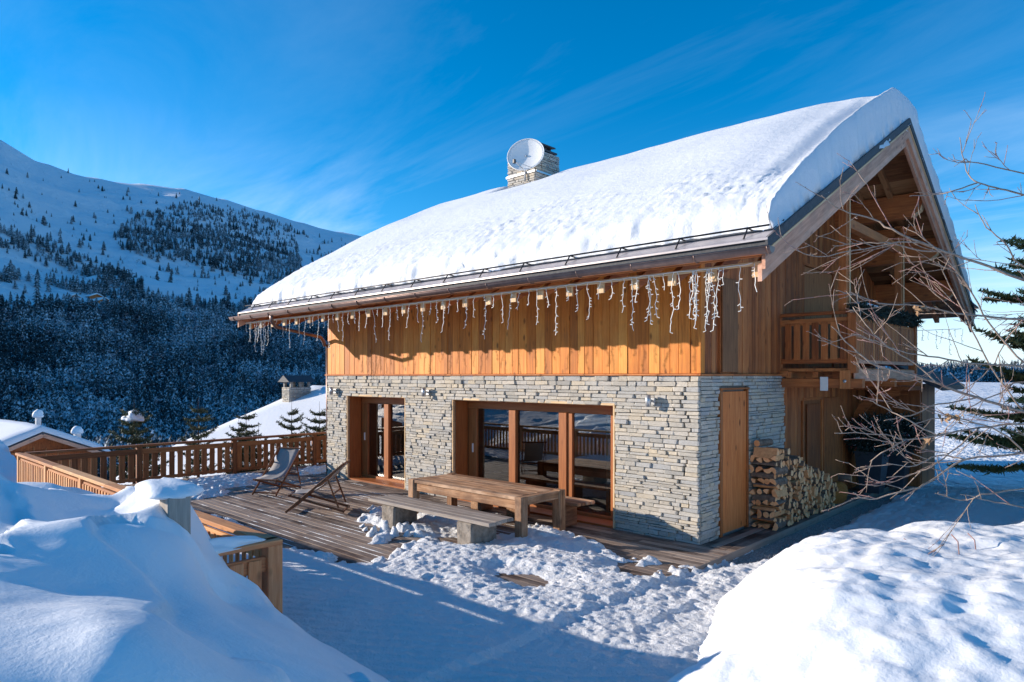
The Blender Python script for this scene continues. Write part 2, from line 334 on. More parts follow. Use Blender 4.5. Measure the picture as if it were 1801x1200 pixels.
def forestmat(name, dark, dark2, snow, amount, sc):
    m, t, p = newmat(name); c = N(t, 'ShaderNodeTexCoord'); g = N(t, 'ShaderNodeNewGeometry')
    n = N(t, 'ShaderNodeTexNoise'); n.inputs['Scale'].default_value = sc; n.inputs['Detail'].default_value = 4; n.inputs['Roughness'].default_value = .7; L(t, g.outputs['Position'], n.inputs['Vector'])
    n2 = N(t, 'ShaderNodeTexNoise'); n2.inputs['Scale'].default_value = .02; L(t, g.outputs['Position'], n2.inputs['Vector'])
    r0 = ramp(t, [(.35, dark), (.65, dark2)], n2.outputs[0])
    sh = N(t, 'ShaderNodeMath', operation='MULTIPLY_ADD'); L(t, n2.outputs[0], sh.inputs[0]); sh.inputs[1].default_value = .38; sh.inputs[2].default_value = -.19
    s2_ = N(t, 'ShaderNodeMath', operation='ADD'); L(t, n.outputs[0], s2_.inputs[0]); L(t, sh.outputs[0], s2_.inputs[1])
    mr = N(t, 'ShaderNodeMapRange'); mr.inputs['From Min'].default_value = amount; mr.inputs['From Max'].default_value = amount+.12; L(t, s2_.outputs[0], mr.inputs['Value'])
    x = N(t, 'ShaderNodeMix', data_type='RGBA'); L(t, mr.outputs[0], x.inputs['Factor']); L(t, r0.outputs[0], x.inputs[6]); x.inputs[7].default_value = (*snow, 1)
    L(t, x.outputs[2], p.inputs['Base Color']); p.inputs['Roughness'].default_value = .9; p.inputs['Specular IOR Level'].default_value = .1
    return m
M_fir = forestmat('frosted_conifer', (.022,.036,.040), (.045,.062,.062), (.62,.68,.74), .50, .9)
M_frost = forestmat('frosted_broadleaf', (.06,.075,.095), (.10,.115,.13), (.58,.64,.72), .47, .8)
def glassmat():
    m = bpy.data.materials.new('window_glass'); m.use_nodes = True; t = m.node_tree; t.nodes.clear()
    fr = N(t, 'ShaderNodeFresnel'); fr.inputs['IOR'].default_value = 1.55
    a = N(t, 'ShaderNodeMath', operation='MULTIPLY_ADD'); L(t, fr.outputs[0], a.inputs[0]); a.inputs[1].default_value = 1.7; a.inputs[2].default_value = .10; a.use_clamp = True
    tr = N(t, 'ShaderNodeBsdfTransparent'); tr.inputs[0].default_value = (.72,.76,.75,1); gl = N(t, 'ShaderNodeBsdfGlossy'); gl.inputs['Roughness'].default_value = .01
    mx = N(t, 'ShaderNodeMixShader'); L(t, a.outputs[0], mx.inputs[0]); L(t, tr.outputs[0], mx.inputs[1]); L(t, gl.outputs[0], mx.inputs[2])
    o = N(t, 'ShaderNodeOutputMaterial'); L(t, mx.outputs[0], o.inputs[0]); return m
M_glass = glassmat()

# ------------------------------------------------------------------ terrain
_sil = [(-900,60),(-500,120),(-200,190),(0,245),(60,280),(130,305),(200,319),(260,324),(320,331),(400,352),(500,382),(560,400),(620,412),(760,445),(900,480),(1100,540),(1300,600),(1500,638),(1640,647),(1700,645),(1801,648),(2100,650),(3000,650)]
_az = [math.degrees(math.atan((a-900.5)/1190)) for a, b in _sil]
_el = [math.degrees(math.atan((661-b)/1190*math.cos(R(z)))) for (a, b), z in zip(_sil, _az)]
AZT = [-180, -100, -84, -76, -66]+_az+[90, 180]
ELT = [3, 3, 6, 9, 20]+_el+[1, 3]  # out-of-view left ridge added to shade the mountain, kept low towards the sun
def terrain(x, y):
    x = np.asarray(x, float); y = np.asarray(y, float)
    vx = x-CAM[0]; vy = y-CAM[1]; X = vx*rv[0]+vy*rv[1]; D = vx*dv[0]+vy*dv[1]
    rho = np.hypot(X, D)+1e-6; az = np.degrees(np.arctan2(X, D))
    E = np.interp(az, AZT, ELT)
    RR = np.interp(az, [-180, -90, -60, -37, -14, 0, 20, 33, 45, 180], [1500, 1800, 2300, 1800, 2000, 2000, 1700, 1100, 1100, 1200])
    left = 1-sstep(4, 20, az); left = left*sstep(-178, -120, az)
    zl = np.interp(rho, [0, 14, 22, 40, 80, 160, 260, 420], [-1.3, -1.6, -2.6, -5.5, -12, -24, -34, -36])
    zrgt = np.interp(rho, [0, 60, 330, 380, 500], [-.14, -.14, -.6, -4, -10])
    zlow = zl*left+zrgt*(1-left)
    R0 = 300*left+480*(1-left)
    zr = CAM[2]+RR*np.tan(np.radians(E))
    s = np.clip((rho-R0)/(RR-R0), 0, 1)
    z = zlow+(zr-zlow)*(s**1.25)
    z = np.where(rho > RR, zr-(rho-RR)*.22, z)
    amp = sstep(150, 900, rho)*(1-sstep(.82, 1.0, rho/RR))
    z = z+amp*(fbm(x/420, y/420, 5, 6)*46+fbm(x/110, y/110, 9, 4)*10-np.abs(fbm(x/70+y/300, y/160, 15, 4))*9)*np.where(az > 20, .25, 1)
    z = z+fbm(x/14, y/14, 3, 3)*.25*sstep(13, 30, rho)*(1-sstep(100, 400, rho))
    return z
na = 560; nr = 300
azs = np.concatenate([np.linspace(-180, -62, 60, endpoint=False), np.linspace(-62, 50, na, endpoint=False), np.linspace(50, 180, 50)])
rhos = np.concatenate([[0.5, 4], np.geomspace(8, 60, 50), np.geomspace(64, 3300, nr)])
A, B = np.meshgrid(np.radians(azs), rhos, indexing='ij')
XX = B*np.sin(A); DD = B*np.cos(A)
wx = CAM[0]+XX*rv[0]+DD*dv[0]; wy = CAM[1]+XX*rv[1]+DD*dv[1]; wz = terrain(wx, wy)
terr = obj('snowy_terrain', nmesh('snowy_terrain', np.stack([wx, wy, wz], -1).reshape(-1, 3), grid_faces(*A.shape)[:, ::-1], M_snowfar)); terr['kind'] = 'structure'
terr['label'] = 'snow covered mountain slope and valley ground'

# ------------------------------------------------------------------ forest on the mountain
def inpoly(px, py, P):
    c = np.zeros(len(px), bool); n = len(P)
    for i in range(n):
        (x1, y1), (x2, y2) = P[i], P[(i+1) % n]
        hit = ((y1 > py) != (y2 > py)) & (px < (x2-x1)*(py-y1)/((y2-y1) if y2 != y1 else 1e-9)+x1)
        c ^= hit
    return c
rs = np.random.RandomState(11)
def scatter(n, az0, az1, r0, rf, dens):
    az = np.radians(rs.uniform(az0, az1, n)); u = rs.uniform(0, 1, n)
    rho = r0*(rf/r0)**(u**.9)
    X = rho*np.sin(az); D = rho*np.cos(az)
    x = CAM[0]+X*rv[0]+D*dv[0]; y = CAM[1]+X*rv[1]+D*dv[1]; z = terrain(x, y)
    px, py, _ = project(x, y, z)
    k = rs.uniform(0, 1, n) < dens(px, py, x, y, rho)
    return np.stack([x, y, z], -1)[k], rho[k], px[k], py[k]
POLY_MID = [(200,418),(225,392),(262,374),(330,356),(420,372),(512,398),(525,440),(532,478),(560,500),(470,500),(400,478),(330,462),(262,455),(215,440)]
POLY_LEFT = [(-200,390),(0,402),(60,425),(120,440),(190,470),(262,512),(300,548),(-200,560)]
POLY_CLEAR = [(-40,500),(70,495),(140,520),(200,532),(200,548),(60,545),(-40,552)]
POLY_CLR2 = [(232,470),(300,480),(420,505),(470,520),(430,545),(300,535),(250,505)]
def dens(px, py, x, y, rho):
    cl = fbm(x/60, y/60, 31, 3)
    d = np.full(len(px), .008)
    d = np.where(py > 335, .03+.16*np.clip(cl, 0, 1)*(py > 370), d)
    d = np.where(py > 470, .08+.2*np.clip(cl+.1, 0, 1), d)
    d = np.where(inpoly(px, py, POLY_MID), 1.15+.7*cl, d)
    d = np.where(inpoly(px, py, POLY_LEFT), .55+1.6*cl, d)
    d = np.where(py > 528+34*cl, 1.0+.8*np.clip(cl, -1, 0), d)
    d = np.where(inpoly(px, py, POLY_CLEAR), .03, d)
    d = np.where(inpoly(px, py, POLY_CLR2), .03, d)
    d = d*np.where(rho < 330, .7, 1)
    return np.where(rho < 185, d*.4, d)
P1, rh1, px1, py1 = scatter(52000, -46, -4, 150, 1850, dens)
def conifer_vf(seed, tiers=5, n=6):
    r_ = random.Random(seed); V = []; F = []
    for k in range(tiers):
        z0 = .04+.84*k/tiers; z1 = z0+.30-.02*k; rad = .20*(1-k/tiers)**.8+.03
        o = len(V); V.append((0, 0, min(z1, 1.0)))
        for i in range(n*2):
            a = math.pi*i/n+k*.7; q = rad*(r_.uniform(.9, 1.25) if i % 2 == 0 else r_.uniform(.45, .62))
            V.append((q*math.cos(a), q*math.sin(a), z0+(0 if i % 2 == 0 else .06)+r_.uniform(-.02, .02)))
        for i in range(n*2): F.append((o, o+1+i, o+1+(i+1) % (n*2)))
    return np.array(V), np.array(F)
def bush_vf(seed, n=46):
    r_ = np.random.RandomState(seed); V = []; F = []
    for k in range(n):
        v = r_.normal(size=3); v /= np.linalg.norm(v); q = r_.uniform(.4, 1)**.5
        c = np.array([v[0]*.34*q, v[1]*.34*q, .5+v[2]*.46*q]); a = r_.normal(size=3); a /= np.linalg.norm(a)
        b = np.cross(a, r_.normal(size=3)); b /= np.linalg.norm(b); s = r_.uniform(.07, .15)
        V += [c-a*s, c+a*s*.6+b*s*.5, c+b*s-a*.2*s]; F.append((3*k, 3*k+1, 3*k+2))
    return np.array(V), np.array(F)
PRO = [conifer_vf(s) for s in range(4)]; PROB = [bush_vf(s) for s in range(3)]
def bake(name, P, H, protos, mat, label):
    Vs = []; Fs = []; off = 0
    which = rs.randint(0, len(protos), len(P)); ang = rs.uniform(0, 6.28, len(P)); wid = rs.uniform(.8, 1.25, len(P))
    for k, (V, F) in enumerate(protos):
        m = which == k; n = m.sum()
        if n == 0: continue
        c, s = np.cos(ang[m])[:, None], np.sin(ang[m])[:, None]; h = H[m][:, None]; w = wid[m][:, None]*h
        x = (V[:, 0]*c-V[:, 1]*s)*w+P[m, 0:1]; y = (V[:, 0]*s+V[:, 1]*c)*w+P[m, 1:2]; z = V[:, 2]*h+P[m, 2:3]-.3
        Vs.append(np.stack([x, y, z], -1).reshape(-1, 3)); Fs.append((F[None]+np.arange(n)[:, None, None]*len(V)+off).reshape(-1, 3)); off += n*len(V)
    o = obj(name, nmesh(name, np.concatenate(Vs), np.concatenate(Fs), mat, False)); tag(o, label, 'forest', None, 'stuff'); return o
order = np.argsort(rh1); P1 = P1[order]; rh1 = rh1[order]; px1 = px1[order]; py1 = py1[order]
H1 = 5+11*rs.uniform(0, 1, len(P1))**1.6*np.where(rh1 < 300, .95, 1)*np.interp(py1, [380, 520, 600], [.85, 1.0, 1.2])
isb = (rs.uniform(0, 1, len(P1)) < np.where(py1 > 560, .30, .1)) & (rh1 > 170)
vis = (px1 > 0) & (px1 < 640)
near = np.zeros(len(P1), bool); near[np.where(vis & ~isb)[0][:300]] = True
FIRM = [mesh('conifer', *conifer_vf(60+s, 9, 7), M_fir) for s in range(4)]
for i in np.where(near)[0]:
    o = obj('conifer', FIRM[i % 4], P1[i]-np.array((0, 0, .3)), None, (0, 0, float(rs.uniform(0, 6.28))), (float(H1[i]*rs.uniform(.85, 1.1)),)*2+(float(H1[i]),))
    tag(o, 'snow-dusted dark conifer on the lower valley slope beyond the deck fence', 'conifer', 'snow-dusted conifers on the lower valley slope')
bake('distant_conifers', P1[~near & ~isb], H1[~near & ~isb], PRO, M_fir, 'distant dark conifer forest on the shaded mountain slope')
bake('frosted_woodland', P1[isb], H1[isb]*.75, PROB, M_frost, 'frosted leafless woodland among the conifers in the valley')
def dens2(px, py, x, y, rho): return np.where(rho > 420, .9, .0)
def dens3(px, py, x, y, rho):
    c_ = fbm(x/45, y/45, 41, 4, .6)
    return np.where((py > 262) & (py < 560) & (c_ > .02), np.clip(c_*1.6, 0, 1), 0)*np.interp(py, [262, 340, 540], [.2, .7, 1])
P3, rh3, _, _ = scatter(16000, -46, -4, 500, 1850, dens3)
bake('hillside_scrub', P3, rs.uniform(1.2, 3.6, len(P3)), [(v*np.array((1.6, 1.6, 1)), f) for v, f in [bush_vf(9, 16), bush_vf(10, 14)]], M_frost, 'scattered low scrub on the open snowy mountain slope')
P2, rh2, px2, py2 = scatter(3800, 26, 44, 400, 1080, dens2)
bake('horizon_conifers', P2, rs.uniform(8, 14, len(P2)), PRO, M_fir, 'conifer wood on the far low hill to the right')

# ------------------------------------------------------------------ chalet
chalet = empty('chalet', (0, 0, 0), 'large timber and stone chalet with thick snow on its roof', 'chalet')
XL, YB, ZS = -11.0, 9.5, 2.7               # left end, back, top of the stone storey
RX0, RX1, EY0, EY1, RY, ZR, ZE = -12.35, 1.88, -1.85, 11.35, 4.75, 7.62, 4.36   # roof: x range, eaves, ridge, ridge z, eave z
def roofz(y): return ZR-abs(y-RY)*(ZR-ZE)/(RY-EY0)
OPEN = [(-10.02, -7.61, 0, 2.17), (-5.87, -1.64, 0, 2.17)]      # front openings
GD = (.67, 1.72, 0, 2.46)                                         # narrow door in the gable end
# core walls (backing)
mb = MB()
cuts = [XL+.03, OPEN[0][0], OPEN[0][1], OPEN[1][0], OPEN[1][1], -.03]
for a, b in ((0, 1), (2, 3), (4, 5)): mb.box(cuts[a], cuts[b], .03, .38, -.1, ZS-.01)
for o in OPEN: mb.box(o[0], o[1], .031, .379, o[3], ZS-.011)
mb.box(-.38, -.03, .381, 3.40, -.1, ZS-.012)
mb.box(XL+.03, XL+.36, .381, YB, -.1, ZS-.012)
swall = mb.make('stone_wall', M_mortar, chalet)
# stones: (plane, u0, u1, z0, z1)
def stone_rows(u0, u1, z0, z1, holes, seed, uscale=1.0):
    r_ = random.Random(seed); out = []; z = z0
    while z < z1-.02:
        h = r_.choice((.04, .05, .055, .065, .07, .085)); 
        if z1-(z+h) < .05: h = z1-z
        u = u0
        while u < u1-.01:
            w = r_.uniform(.12, .40)*uscale
            if u1-(u+w) < .12: w = u1-u
            a, b = u, u+w; u += w
            segs = [(a, b)]
            for (ha, hb, hz0, hz1) in holes:
                if z+h*.6 < hz1 and z+h*.4 > hz0:
                    ns = []
                    for (p, q) in segs:
                        if q <= ha or p >= hb: ns.append((p, q)); continue
                        if p < ha: ns.append((p, ha))
                        if q > hb: ns.append((hb, q))
                    segs = ns
            for (p, q) in segs:
                if q-p > .03: out.append((p, q, z, z+h))
        z += h
    return out
SV = []
for k in range(10):
    r_ = random.Random(k+40); V, F = cbox_vf(.5, .5, .5, .07)
    V = [(v[0]+r_.uniform(-.03, .03), v[1]+r_.uniform(-.10, .10), v[2]+r_.uniform(-.06, .06)) for v in V]
    SV.append((V, F, mesh('stone', V, F, M_stone)))
HOL = [(OPEN[0][0]-.045, OPEN[0][1]+.045, -1, 2.215), (OPEN[1][0]-.045, OPEN[1][1]+.045, -1, 2.215)]
fr = stone_rows(XL, 0, -.02, ZS, HOL, 3)
ga = stone_rows(.0, 3.41, -.02, ZS, [(GD[0]-.03, GD[1]+.03, -1, GD[3]+.04)], 9)
pieces = []
for (a, b, z0, z1) in fr:
    d = math.hypot((a+b)/2-CAM[0], CAM[1]); pieces.append(((b-a)/d, 'f', a, b, z0, z1))
for (a, b, z0, z1) in ga:
    d = math.hypot(CAM[0], (a+b)/2-CAM[1]); pieces.append(((b-a)/d*.75, 'g', a, b, z0, z1))
pieces.sort(key=lambda t: -t[0])
rr = random.Random(5); far = MB(); tones = []
for n, (_, pl, a, b, z0, z1) in enumerate(pieces):
    dp = .075+rr.uniform(-.016, .022); w = b-a-.009; h = z1-z0-.008
    if pl == 'f':
        corner = b > -.02
        loc = ((a+b)/2, .03-dp/2+.01, (z0+z1)/2); sc = (w, dp, h); rot = (0, 0, 0)
        loc = (loc[0]+(.02 if corner else 0), loc[1], loc[2])
    else:
        loc = (-.03+dp/2-.01, (a+b)/2+(.02 if a < .02 else 0), (z0+z1)/2); sc = (w, dp, h); rot = (0, 0, R(90))
    k = rr.randrange(10)
    if n < 300: obj('stone', SV[k][2], loc, swall, rot, sc)
    else:
        V = [Vector((v[0]*sc[0], v[1]*sc[1], v[2]*sc[2])) for v in SV[k][0]]
        if pl == 'g': V = [Vector((-v.y, v.x, v.z)) for v in V]
        far.add([v+Vector(loc) for v in V], SV[k][1]); tones += [rr.random()]*len(V)
def tonemesh(mb, tones, name, parent):
    o = mb.make(name, M_stoneA, parent); at = o.data.attributes.new('tone', 'FLOAT', 'POINT'); at.data.foreach_set('value', tones); return o
fo = tonemesh(far, tones, 'stones', swall); fo['kind'] = 'stuff'
# thin ledge board between stone and timber
box('ledge_board', XL-.06, .075, -.075, .06, ZS, ZS+.035, wd('brown', 0), chalet)
box('ledge_board', -.03, .075, .065, 3.5, ZS, ZS+.033, wd('brown', 1), chalet)
# window and door openings of the front
def opening(o, parts, name):
    a, b, z0, z1 = o
    w = empty(name, ((a+b)/2, .2, 0), parent=chalet)
    L2 = wd('larch', 2); 
    # thin outer trim
    box('trim', a-.04, a, -.03, .03, 0, z1, wd('pale', 2), w); box('trim', b, b+.04, -.03, .03, 0, z1, wd('pale', 2), w)
    box('trim', a-.04, b+.04, -.032, .03, z1, z1+.045, wd('pale', 0), w)
    # reveal boards
    box('reveal', a-.015, a+.012, .031, .40, 0, z1-.02, wd('frame', 2), w); box('reveal', b-.012, b+.015, .031, .40, 0, z1-.02, wd('frame', 2), w)
    box('reveal', a, b, .031, .40, z1-.022, z1, wd('frame', 0), w)
    box('reveal', a, b, -.03, .37, -.02, .035, wd('frame', 0), w)
    F_ = wd('frame', 2)
    box('frame', a+.013, b-.013, .401, .50, z1-.19, z1-.023, wd('frame', 0), w)
    box('frame', a+.013, b-.013, .401, .50, .0, .09, wd('frame', 0), w)
    for (x0, x1, yo) in parts['post']: box('frame', x0, x1, .38+yo, .49+yo, .091, z1-.191, F_, w, .008)
    for (x0, x1) in parts['pane']: box('pane', x0, x1, .452, .458, .10, z1-.2, M_glass, w, .001)
    for (x0, x1) in parts['curtain']:
        V = []; F = []; n = 26
        for i in range(n):
            x = x0+(x1-x0)*i/(n-1); y = .62+.035*math.sin(i*1.5)+.015*math.sin(i*.7)
            V += [(x, y, .03), (x, y, z1-.15)]
        for i in range(n-1): F.append((2*i, 2*i+2, 2*i+3, 2*i+1))
        obj('curtain', mesh('curtain', V, F, M_curtain, True), (0, 0, 0), w)
    return w
w1 = opening(OPEN[0], dict(post=[(-10.0, -9.74, .02), (-8.99, -8.80, 0), (-7.75, -7.63, .02)], pane=[(-9.74, -8.98), (-8.81, -7.75)], curtain=[(-9.7, -9.05), (-8.6, -8.35)]), 'window')
w2 = opening(OPEN[1], dict(post=[(-5.85, -5.58, .02), (-4.58, -4.38, 0), (-3.22, -3.02, 0), (-3.02, -2.90, .03), (-2.0, -1.655, .03)], pane=[(-5.58, -4.56), (-4.4, -3.2), (-2.92, -1.98)], curtain=[(-5.6, -5.0), (-4.75, -4.6), (-2.25, -1.95)]), 'window')
box('handle', -5.70, -5.67, .37, .41, 1.0, 1.2, M_white, w2); box('handle', -9.86, -9.83, .37, .41, 1.0, 1.2, M_white, w1)
# room behind the glass
mb = MB(); mb.box(-10.6, -.4, 5.0, 5.1, 0, 2.7); mb.box(-10.6, -.4, .55, 5, -.04, -.01); mb.box(-10.6, -.4, .5, 5, 2.6, 2.65); mb.box(-.5, -.4, .5, 5, 0, 2.6); mb.box(-10.6, -10.5, .5, 5, 0, 2.6); mb.box(-7.2, -7.1, .5, 5, 0, 2.6)
mb.make('room_interior', M_inner, chalet)
def sofa(x, y, lab):
    s = empty('sofa', (x, y, 0), lab, 'sofa')
    box('base', x-.9, x+.9, y-.4, y+.4, .08, .42, M_sofa, s, .05); box('backrest', x-.9, x+.9, y-.55, y-.4, .08, .85, M_sofa, s, .05)
    box('armrest', x-1.1, x-.9, y-.5, y+.4, .05, .62, M_sofa, s, .05); box('armrest', x+.9, x+1.1, y-.5, y+.4, .05, .62, M_sofa, s, .05)
sofa(-3.4, 1.9, 'grey sofa seen dimly through the wide terrace window')
# timber cladding, front
back = MB()
back.box(XL+.02, -.02, .02, .2, ZS+.04, 4.9)
V = [(-.02, .2, ZS+.04), (-.02, YB, ZS+.04), (-.02, YB, roofz(YB)-.2), (-.02, RY, ZR-.25), (-.02, .2, roofz(.2)-.2)]
back.add([(v[0]-.12, v[1], v[2]) for v in V]+V, [(4,3,2,1,0),(5,6,7,8,9),(0,1,6,5),(1,2,7,6),(2,3,8,7),(3,4,9,8),(4,0,5,9)])
back.box(XL+.02, XL+.1, .2, YB, ZS+.04, 6); back.box(XL, -.02, YB-.1, YB, -.1, 5.2)
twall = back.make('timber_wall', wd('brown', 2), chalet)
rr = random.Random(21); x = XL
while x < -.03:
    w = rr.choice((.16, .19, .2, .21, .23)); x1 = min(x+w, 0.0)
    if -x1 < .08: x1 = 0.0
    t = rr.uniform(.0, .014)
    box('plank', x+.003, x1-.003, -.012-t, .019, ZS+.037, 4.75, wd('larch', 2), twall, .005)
    x = x1
# planks on the gable: upper and lower
UPH = [(4.48, 6.25, 2.9, 5.0), (7.3, 8.3, 2.9, 4.9), (.62, .69, 2.7, 4.3)]
LOH = [(4.45, 5.52, -1, 2.18)]
def gplank(y0, y1, z0, ztop, top_slope, proud, mat):
    zt0 = min(ztop, roofz(y0)-.28) if top_slope else ztop; zt1 = min(ztop, roofz(y1)-.28) if top_slope else ztop
    c = ((y0+y1)/2, (z0+ztop)/2)
    x0, x1 = -.018, .012+proud
    V = [(x0,y0,z0),(x1,y0,z0),(x1,y1,z0),(x0,y1,z0),(x0,y0,zt0),(x1,y0,zt0),(x1,y1,zt1),(x0,y1,zt1)]
    V = [(v[0], v[1]-c[0], v[2]-c[1]) for v in V]
    return obj('plank', mesh('plank', V, BF, mat), (0, c[0], c[1]), twall)
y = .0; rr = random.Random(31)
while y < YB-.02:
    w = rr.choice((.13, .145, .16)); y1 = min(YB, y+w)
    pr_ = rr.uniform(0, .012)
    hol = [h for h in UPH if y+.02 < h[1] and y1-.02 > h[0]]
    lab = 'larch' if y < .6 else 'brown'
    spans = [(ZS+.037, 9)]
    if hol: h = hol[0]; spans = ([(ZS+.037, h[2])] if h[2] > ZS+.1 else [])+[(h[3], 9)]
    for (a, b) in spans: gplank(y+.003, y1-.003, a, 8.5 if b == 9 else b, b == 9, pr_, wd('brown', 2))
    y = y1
y = 3.43
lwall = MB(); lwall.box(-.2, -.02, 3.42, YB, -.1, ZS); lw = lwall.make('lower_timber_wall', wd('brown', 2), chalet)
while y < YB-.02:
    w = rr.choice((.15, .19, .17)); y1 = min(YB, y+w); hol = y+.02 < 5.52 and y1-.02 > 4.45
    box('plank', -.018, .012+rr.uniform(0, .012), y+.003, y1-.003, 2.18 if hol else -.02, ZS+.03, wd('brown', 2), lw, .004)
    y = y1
# corner trim, upper sliding panel, openings
box('corner_trim', -.01, .055, -.03, .10, ZS+.037, 4.7, wd('larch', 2), chalet)
box('shutter_panel', .03, .06, .72, 1.30, ZS+.06, 4.35, wd('soffit', 2), chalet)
def dark_opening(y0, y1, z0, z1, nm):
    e = empty(nm, (0, (y0+y1)/2, z0), parent=chalet)
    box('frame', -.14, .03, y0-.05, y0, z0, z1, wd('brown', 2), e); box('frame', -.14, .03, y1, y1+.05, z0, z1, wd('brown', 2), e)
    box('frame', -.14, .04, y0-.05, y1+.05, z1, z1+.06, wd('brown', 1), e)
    box('leaf', -.018, -.010, y0, y1, z0, z1, wd('fdark', 2), e, .001)
    return e
dark_opening(4.48, 6.25, 2.9, 5.0, 'balcony_door'); dark_opening(7.3, 8.3, 2.9, 4.9, 'balcony_window'); dd = dark_opening(4.45, 5.52, 0, 2.18, 'side_door')
box('leaf', .012, .03, 4.62, 5.4, .05, 2.1, wd('brown', 2), dd)
box('door_panel', .02, .055, 5.56, 6.5, .02, 2.22, wd('brown', 2), chalet)
# narrow door in the stone end
nd = empty('narrow_door', (0, 1.2, 0), parent=chalet)
box('leaf', -.012, .022, GD[0]+.05, GD[1]-.02, .03, GD[3]-.03, wd('larch', 2), nd); nd.children[0].data.materials[0] = wood('narrow_door_wood', ((.36,.085,.02),(.64,.18,.045),(.80,.29,.09)), 2, .9)
box('frame', -.03, .065, GD[0]-.03, GD[0]+.045, 0, GD[3], wd('frame', 2), nd); box('frame', -.03, .05, GD[1]-.015, GD[1]+.03, 0, GD[3], wd('frame', 2), nd); box('frame', -.03, .066, GD[0]-.03, GD[1]+.03, GD[3], GD[3]+.035, wd('frame', 1), nd)
# ------------------------------------------------------------------ roof
roof = empty('roof', (0, RY, ZR), parent=chalet)
sl_ = (ZR-ZE)/(RY-EY0); cs = 1/math.hypot(1, sl_); sn = sl_*cs
def slope_slab(y0, y1, x0, x1, off0, off1, mat, name, parent=roof):
    # slab following the slope between horizontal positions y0..y1; offsets measured vertically below the roof surface
    V = []
    for x_ in (x0, x1):
        for (yy, off) in ((y0, off0), (y1, off0), (y1, off1), (y0, off1)): V.append((x_, yy, roofz(yy)-off))
    F = [(0,1,2,3),(7,6,5,4),(0,4,5,1),(1,5,6,2),(2,6,7,3),(3,7,4,0)]
    c = Vector(((x0+x1)/2, (y0+y1)/2, roofz((y0+y1)/2)-(off0+off1)/2))
    ang = math.atan(sl_)*(1 if (y0+y1)/2 < RY else -1); Rm = Matrix.Rotation(-ang, 3, 'X')
    return obj(name, mesh(name, [Rm@(Vector(v)-c) for v in V], F, mat), c, parent, (ang, 0, 0))
for (a, b) in ((EY0, RY), (RY, EY1)):
    slope_slab(a, b, RX0, RX1-.005, 0, .10, M_slate, 'slate_layer')
# underside boards
rr = random.Random(77)
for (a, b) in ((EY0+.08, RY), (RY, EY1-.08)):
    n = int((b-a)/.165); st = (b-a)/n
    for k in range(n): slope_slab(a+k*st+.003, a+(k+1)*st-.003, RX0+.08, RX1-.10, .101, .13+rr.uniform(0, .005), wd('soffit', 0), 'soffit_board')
# rafters under the soffit: tails along the front eave, and in the gable overhangs
tails = [1.67-.60*k for k in range(24)]
for k, x_ in enumerate(tails):
    if x_ < RX0+.05: continue
    ye = -1.62; zt = roofz(-1.62)-.375
    V = []
    for xx in (x_-.055, x_+.055):
        V += [(xx, .15, roofz(.15)-.48), (xx, .15, roofz(.15)-.135), (xx, ye, zt), (xx, ye, zt-.15)]
    F = [(0,1,2,3),(7,6,5,4),(0,4,5,1),(1,5,6,2),(2,6,7,3),(3,7,4,0)]
    c = Vector((x_, -.7, 4.5))
    obj('rafter_tail', mesh('rafter_tail', [Vector(v)-c for v in V], F, wd('brown', 1)), c, roof)
    box('tail_end_cap', x_-.06, x_+.06, ye-.035, ye-.003, zt-.16, zt-.01, wd('pale', 2), roof, .003)
    # far eave
    V = []
    for xx in (x_-.055, x_+.055):
        V += [(xx, 9.4, roofz(9.4)-.30), (xx, 9.4, roofz(9.4)-.135), (xx, 11.2, roofz(11.2)-.135), (xx, 11.2, roofz(11.2)-.31)]
    c = Vector((x_, 10.3, 4.5))
    if x_ > -1.5: obj('rafter_tail', mesh('rafter_tail', [Vector(v)-c for v in V], [f[::-1] for f in F], wd('brown', 1)), c, roof)
for x_ in (.55, 1.15):
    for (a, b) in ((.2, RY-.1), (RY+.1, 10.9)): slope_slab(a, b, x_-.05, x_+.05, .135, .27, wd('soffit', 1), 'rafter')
# purlins with chamfered pale ends
for yy in (-.1, 1.55, 3.1, 4.75, 6.5, 8.0, 9.6):
    zc_ = roofz(yy)-.14
    zz = zc_-.13-(.06 if abs(yy-4.75) < .1 else 0)
    V = []; e = 1.76
    hh = 0 if abs(yy-4.75) < .1 else .22
    prof = [(-.3, -.17-hh), (e-.20, -.17-hh), (e-.04, -.05-hh), (e, .08-hh), (e, .10), (-.3, .12)]
    for s_ in (-.12, .12): V += [(px_, s_, pz_) for px_, pz_ in prof]
    F = [(0,1,2,3,4,5), (11,10,9,8,7,6), (0,6,7,1), (1,7,8,2), (2,8,9,3), (3,9,10,4), (4,10,11,5), (5,11,6,0)]
    obj('purlin', mesh('purlin', V, F, [wd('brown', 0), wd('pale', 2)], mi=[0,0,0,1,1,1,0,0]), (0, yy, zz), roof)
# bargeboards (stepped) on the gable edge
for (a, b) in ((EY0-.03, RY+.0), (RY, EY1+.03)):
    slope_slab(a, b, RX1-.045, RX1, .105, .35, wd('barge', 1), 'bargeboard')
    slope_slab(a+.01*(1), b, RX1-.10, RX1-.046, .30, .50, wd('barge', 1), 'bargeboard')
    slope_slab(a, b, RX1-.004, RX1+.03, -.03, .104, M_slate, 'verge_slate')
    slope_slab(a, b, RX1+.001, RX1+.018, .12, .15, wd('pale', 1), 'verge_batten')
    slope_slab(a, b, RX0-.02, RX0+.02, -.02, .36, wd('barge', 1), 'bargeboard')
# little slipped verge slates that break the edge
rr = random.Random(3)
